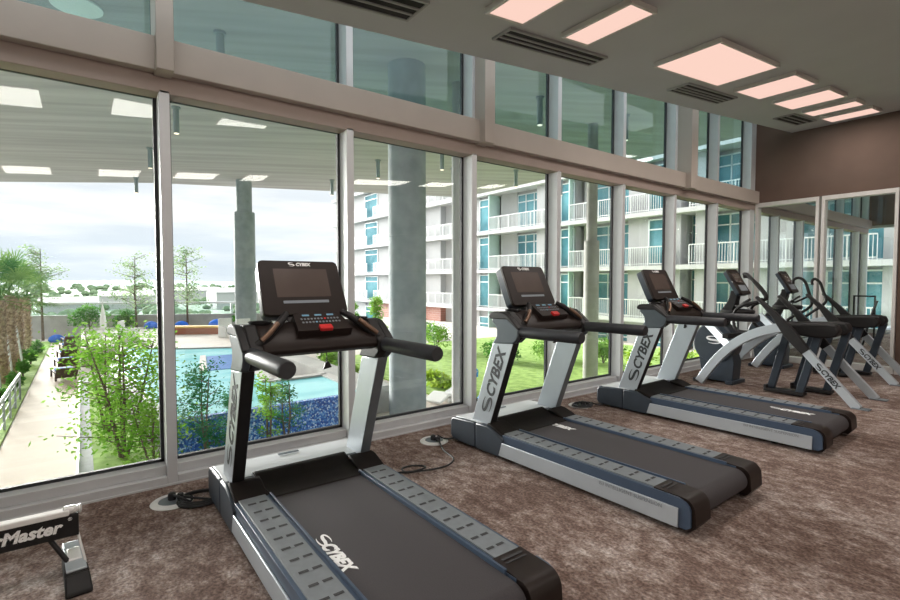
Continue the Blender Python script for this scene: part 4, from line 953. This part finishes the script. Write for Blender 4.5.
for k, (x, y, rz, lab) in enumerate(((-24.6, 6.35, R(20), 'white patio armchair left of the distant column'), (-23.6, 7.0, R(10), 'white patio armchair in front of the distant column'), (-26.0, 1.9, R(70), 'white patio armchair at the far pool corner'))):
    o = wc if k == 0 else copy_tree(wc); tag(o, lab, 'armchair', 'white patio armchairs beyond the pool'); o.location = (x, y, ZT); o.rotation_euler.z = rz
be = tag(empty('terrace_bench', (-27.3, 5.1, ZT)), 'long low bench with orange top and red-brown side beyond the pool', 'bench'); be.rotation_euler.z = R(58)
b = MB(); b.box((-1.6, -.35, .36), (1.6, .35, .46), M['yellow']); b.build('bench_top', be, bevel=.02)
b = MB(); b.box((-1.55, -.3, 0), (1.55, .3, .36), M['redbr']); b.build('bench_base', be)
def cushion(x, y, s, lab):
    b = MB(); b.lathe([(.1, 0), (.45, .02), (.55, .2), (.48, .42), (.25, .62), (.02, .68)], (0, 0, 0), M['blue'], 18)
    o = tag(b.build('bean_bag', loc=(x, y, ZT if y > -.1 else ZG + .03)), lab, 'bean bag', 'blue bean bags on the terrace'); o.scale = (s*.85, s*.85, s*.75)
cushion(-30.6, 6.95, 1.1, 'big blue bean bag behind the orange bench'); cushion(-31.8, 5.1, .9, 'blue bean bag just right of the first mullion'); cushion(-32.6, 3.5, .9, 'blue bean bag left of the first mullion'); cushion(-34.0, -1.3, .9, 'blue bean bag at the far end of the path'); cushion(-34.6, -.5, .6, 'second blue bean bag at the far end of the path')
um = tag(empty('closed_umbrella', (-31.5, .95, ZT)), 'closed white patio umbrella near the round bushes', 'umbrella')
b = MB(); b.tube([(0, 0, 0), (0, 0, 1.95)], .03, M['railw'], 8); b.build('pole', um)
b = MB(); b.lathe([(.16, .25), (.17, .6), (.10, 1.2), (.03, 1.6)], (0, 0, 0), M['whitef'], 12); b.build('canopy', um)

# ------------------------------------------------------------------ distant land
b = MB(); ZL = -14
P = [(-44, -200), (-44, 60), (-2600, 2600), (-3800, 0), (-2600, -2600), (-44, -1500)]
b.prism([(-42, -600), (-60, 200), (-1200, 2600), (-3800, 2600), (-3800, -2600), (-1200, -2600)], 'z', ZL - 3, ZL, M['terrain']); struct(b.build('ground', smooth=False), 'flat green land beyond the terrace', 'land')
b = MB(); rnd = random.Random(3); i = b.mi(M['hill']); n = 60; lowv = []; topv = []; bk = []
for k in range(n+1):
    a = R(-70 + 150*k/n); x, y = -1700*math.cos(a), 1700*math.sin(a); h = 2 + 3*math.sin(k*.55)**2 + rnd.uniform(0, 2) + 7*math.exp(-((k-29)/3)**2)
    lowv.append(b.bm.verts.new((x*.9, y*.9, ZL))); topv.append(b.bm.verts.new((x, y, ZL + h + 6))); bk.append(b.bm.verts.new((x*1.2, y*1.2, ZL)))
for k in range(n):
    b.face([lowv[k], lowv[k+1], topv[k+1], topv[k]], i); b.face([topv[k], topv[k+1], bk[k+1], bk[k]], i)
struct(b.build('hills'), 'low hills on the horizon, coloured bluish grey for haze', 'hills')
rnd = random.Random(11)
b = MB()
for k in range(900):
    d = 140 + 1200*rnd.random()**1.6; a = R(rnd.uniform(-28, 42)); x, y = -d*math.cos(a), d*math.sin(a); r_ = rnd.uniform(1.6, 3.6)*(1 + d/700)
    for q in range(3):
        qx, qy, qr = x + rnd.uniform(-.7, .7)*r_, y + rnd.uniform(-.7, .7)*r_, r_*rnd.uniform(.45, .75)
        b.lathe([(qr*.5, 0), (qr, qr*.5), (qr*.85, qr*.95), (qr*.45, qr*1.25), (qr*.05, qr*1.35)], (qx, qy, ZL), M['darktree'], 6)
tag(b.build('distant_treetops'), 'scattered tree clumps on the land beyond the fence', 'trees', None, 'stuff')
for k, (d, a, w, h, lab) in enumerate(((330, 3.5, 26, 7, 'white building far off, left of the first thin tree'), (260, -1.0, 20, 6, 'small white building far off behind the thin trees'), (420, 9, 40, 8, 'wide pale building far off between the thin trees'), (300, 13.5, 26, 9, 'pale building far off beside the distant column'))):
    b = MB(); b.box((-w/2, -w/2, 0), (w/2, w/2, h), M['house']); b.prism([(-w/2 - .5, h), (w/2 + .5, h), (0, h + 2.5)], 'y', -w/2, w/2, M['cwall'])
    tag(b.build('distant_building', loc=(-d*math.cos(R(a)), d*math.sin(R(a)), ZL)), lab, 'building', 'buildings on the far land')

# ------------------------------------------------------------------ sky and light
w = bpy.data.worlds.new('sky'); scn.world = w; w.use_nodes = True; N = w.node_tree.nodes; L = w.node_tree.links
bg = N['Background']; tc = N.new('ShaderNodeTexCoord'); sp = N.new('ShaderNodeSeparateXYZ'); L.new(tc.outputs['Generated'], sp.inputs[0])
rp = N.new('ShaderNodeValToRGB'); e = rp.color_ramp.elements
e[0].position = 0; e[0].color = (.60, .67, .74, 1); e[1].position = 1; e[1].color = (2.2, 2.3, 2.4, 1)
for p, cc in ((.06, (.70, .75, .79)), (.16, (.76, .78, .80)), (.35, (1.2, 1.24, 1.28))):
    k = e.new(p); k.color = (*cc, 1)
L.new(sp.outputs['Z'], rp.inputs[0])
mp = N.new('ShaderNodeMapping'); mp.inputs['Scale'].default_value = (1.6, 1.6, 11); L.new(tc.outputs['Generated'], mp.inputs['Vector'])
nz = N.new('ShaderNodeTexNoise'); nz.inputs['Scale'].default_value = 2.2; nz.inputs['Detail'].default_value = 6; nz.inputs['Roughness'].default_value = .55; L.new(mp.outputs[0], nz.inputs['Vector'])
cr = N.new('ShaderNodeValToRGB'); cr.color_ramp.elements[0].position = .42; cr.color_ramp.elements[0].color = (.93, .95, .97, 1); cr.color_ramp.elements[1].position = .62; cr.color_ramp.elements[1].color = (1.18, 1.14, 1.08, 1)
L.new(nz.outputs['Fac'], cr.inputs[0])
mx = N.new('ShaderNodeMix'); mx.data_type = 'RGBA'; mx.blend_type = 'MULTIPLY'; mx.inputs['Factor'].default_value = 1
L.new(rp.outputs[0], mx.inputs[6]); L.new(cr.outputs[0], mx.inputs[7]); L.new(mx.outputs[2], bg.inputs['Color']); bg.inputs['Strength'].default_value = 1.0
def sun(name, d, e, ang, col):
    s = bpy.data.lights.new(name, 'SUN'); s.energy = e; s.angle = R(ang); s.color = col
    o = bpy.data.objects.new(name, s); COL.objects.link(o); o.rotation_euler = Vector(d).to_track_quat('-Z', 'Y').to_euler(); o.location = (-20, -10, 20); return o
sun('fill_sun', (.95, .16, -.17), 14, 24, (1, .96, .90))  # low sun added to the overcast sky, brightens terrace and gym

scn.view_settings.view_transform = 'Standard'; scn.view_settings.look = 'None'; scn.view_settings.gamma = 1; scn.view_settings.use_curve_mapping = False
scn.view_settings.exposure = 0.45
scn.cycles.transparent_max_bounces = 32; scn.cycles.max_bounces = 10; scn.cycles.diffuse_bounces = 5; scn.cycles.glossy_bounces = 5
scn.cycles.use_denoising = True
scn.cycles.sample_clamp_indirect = 8
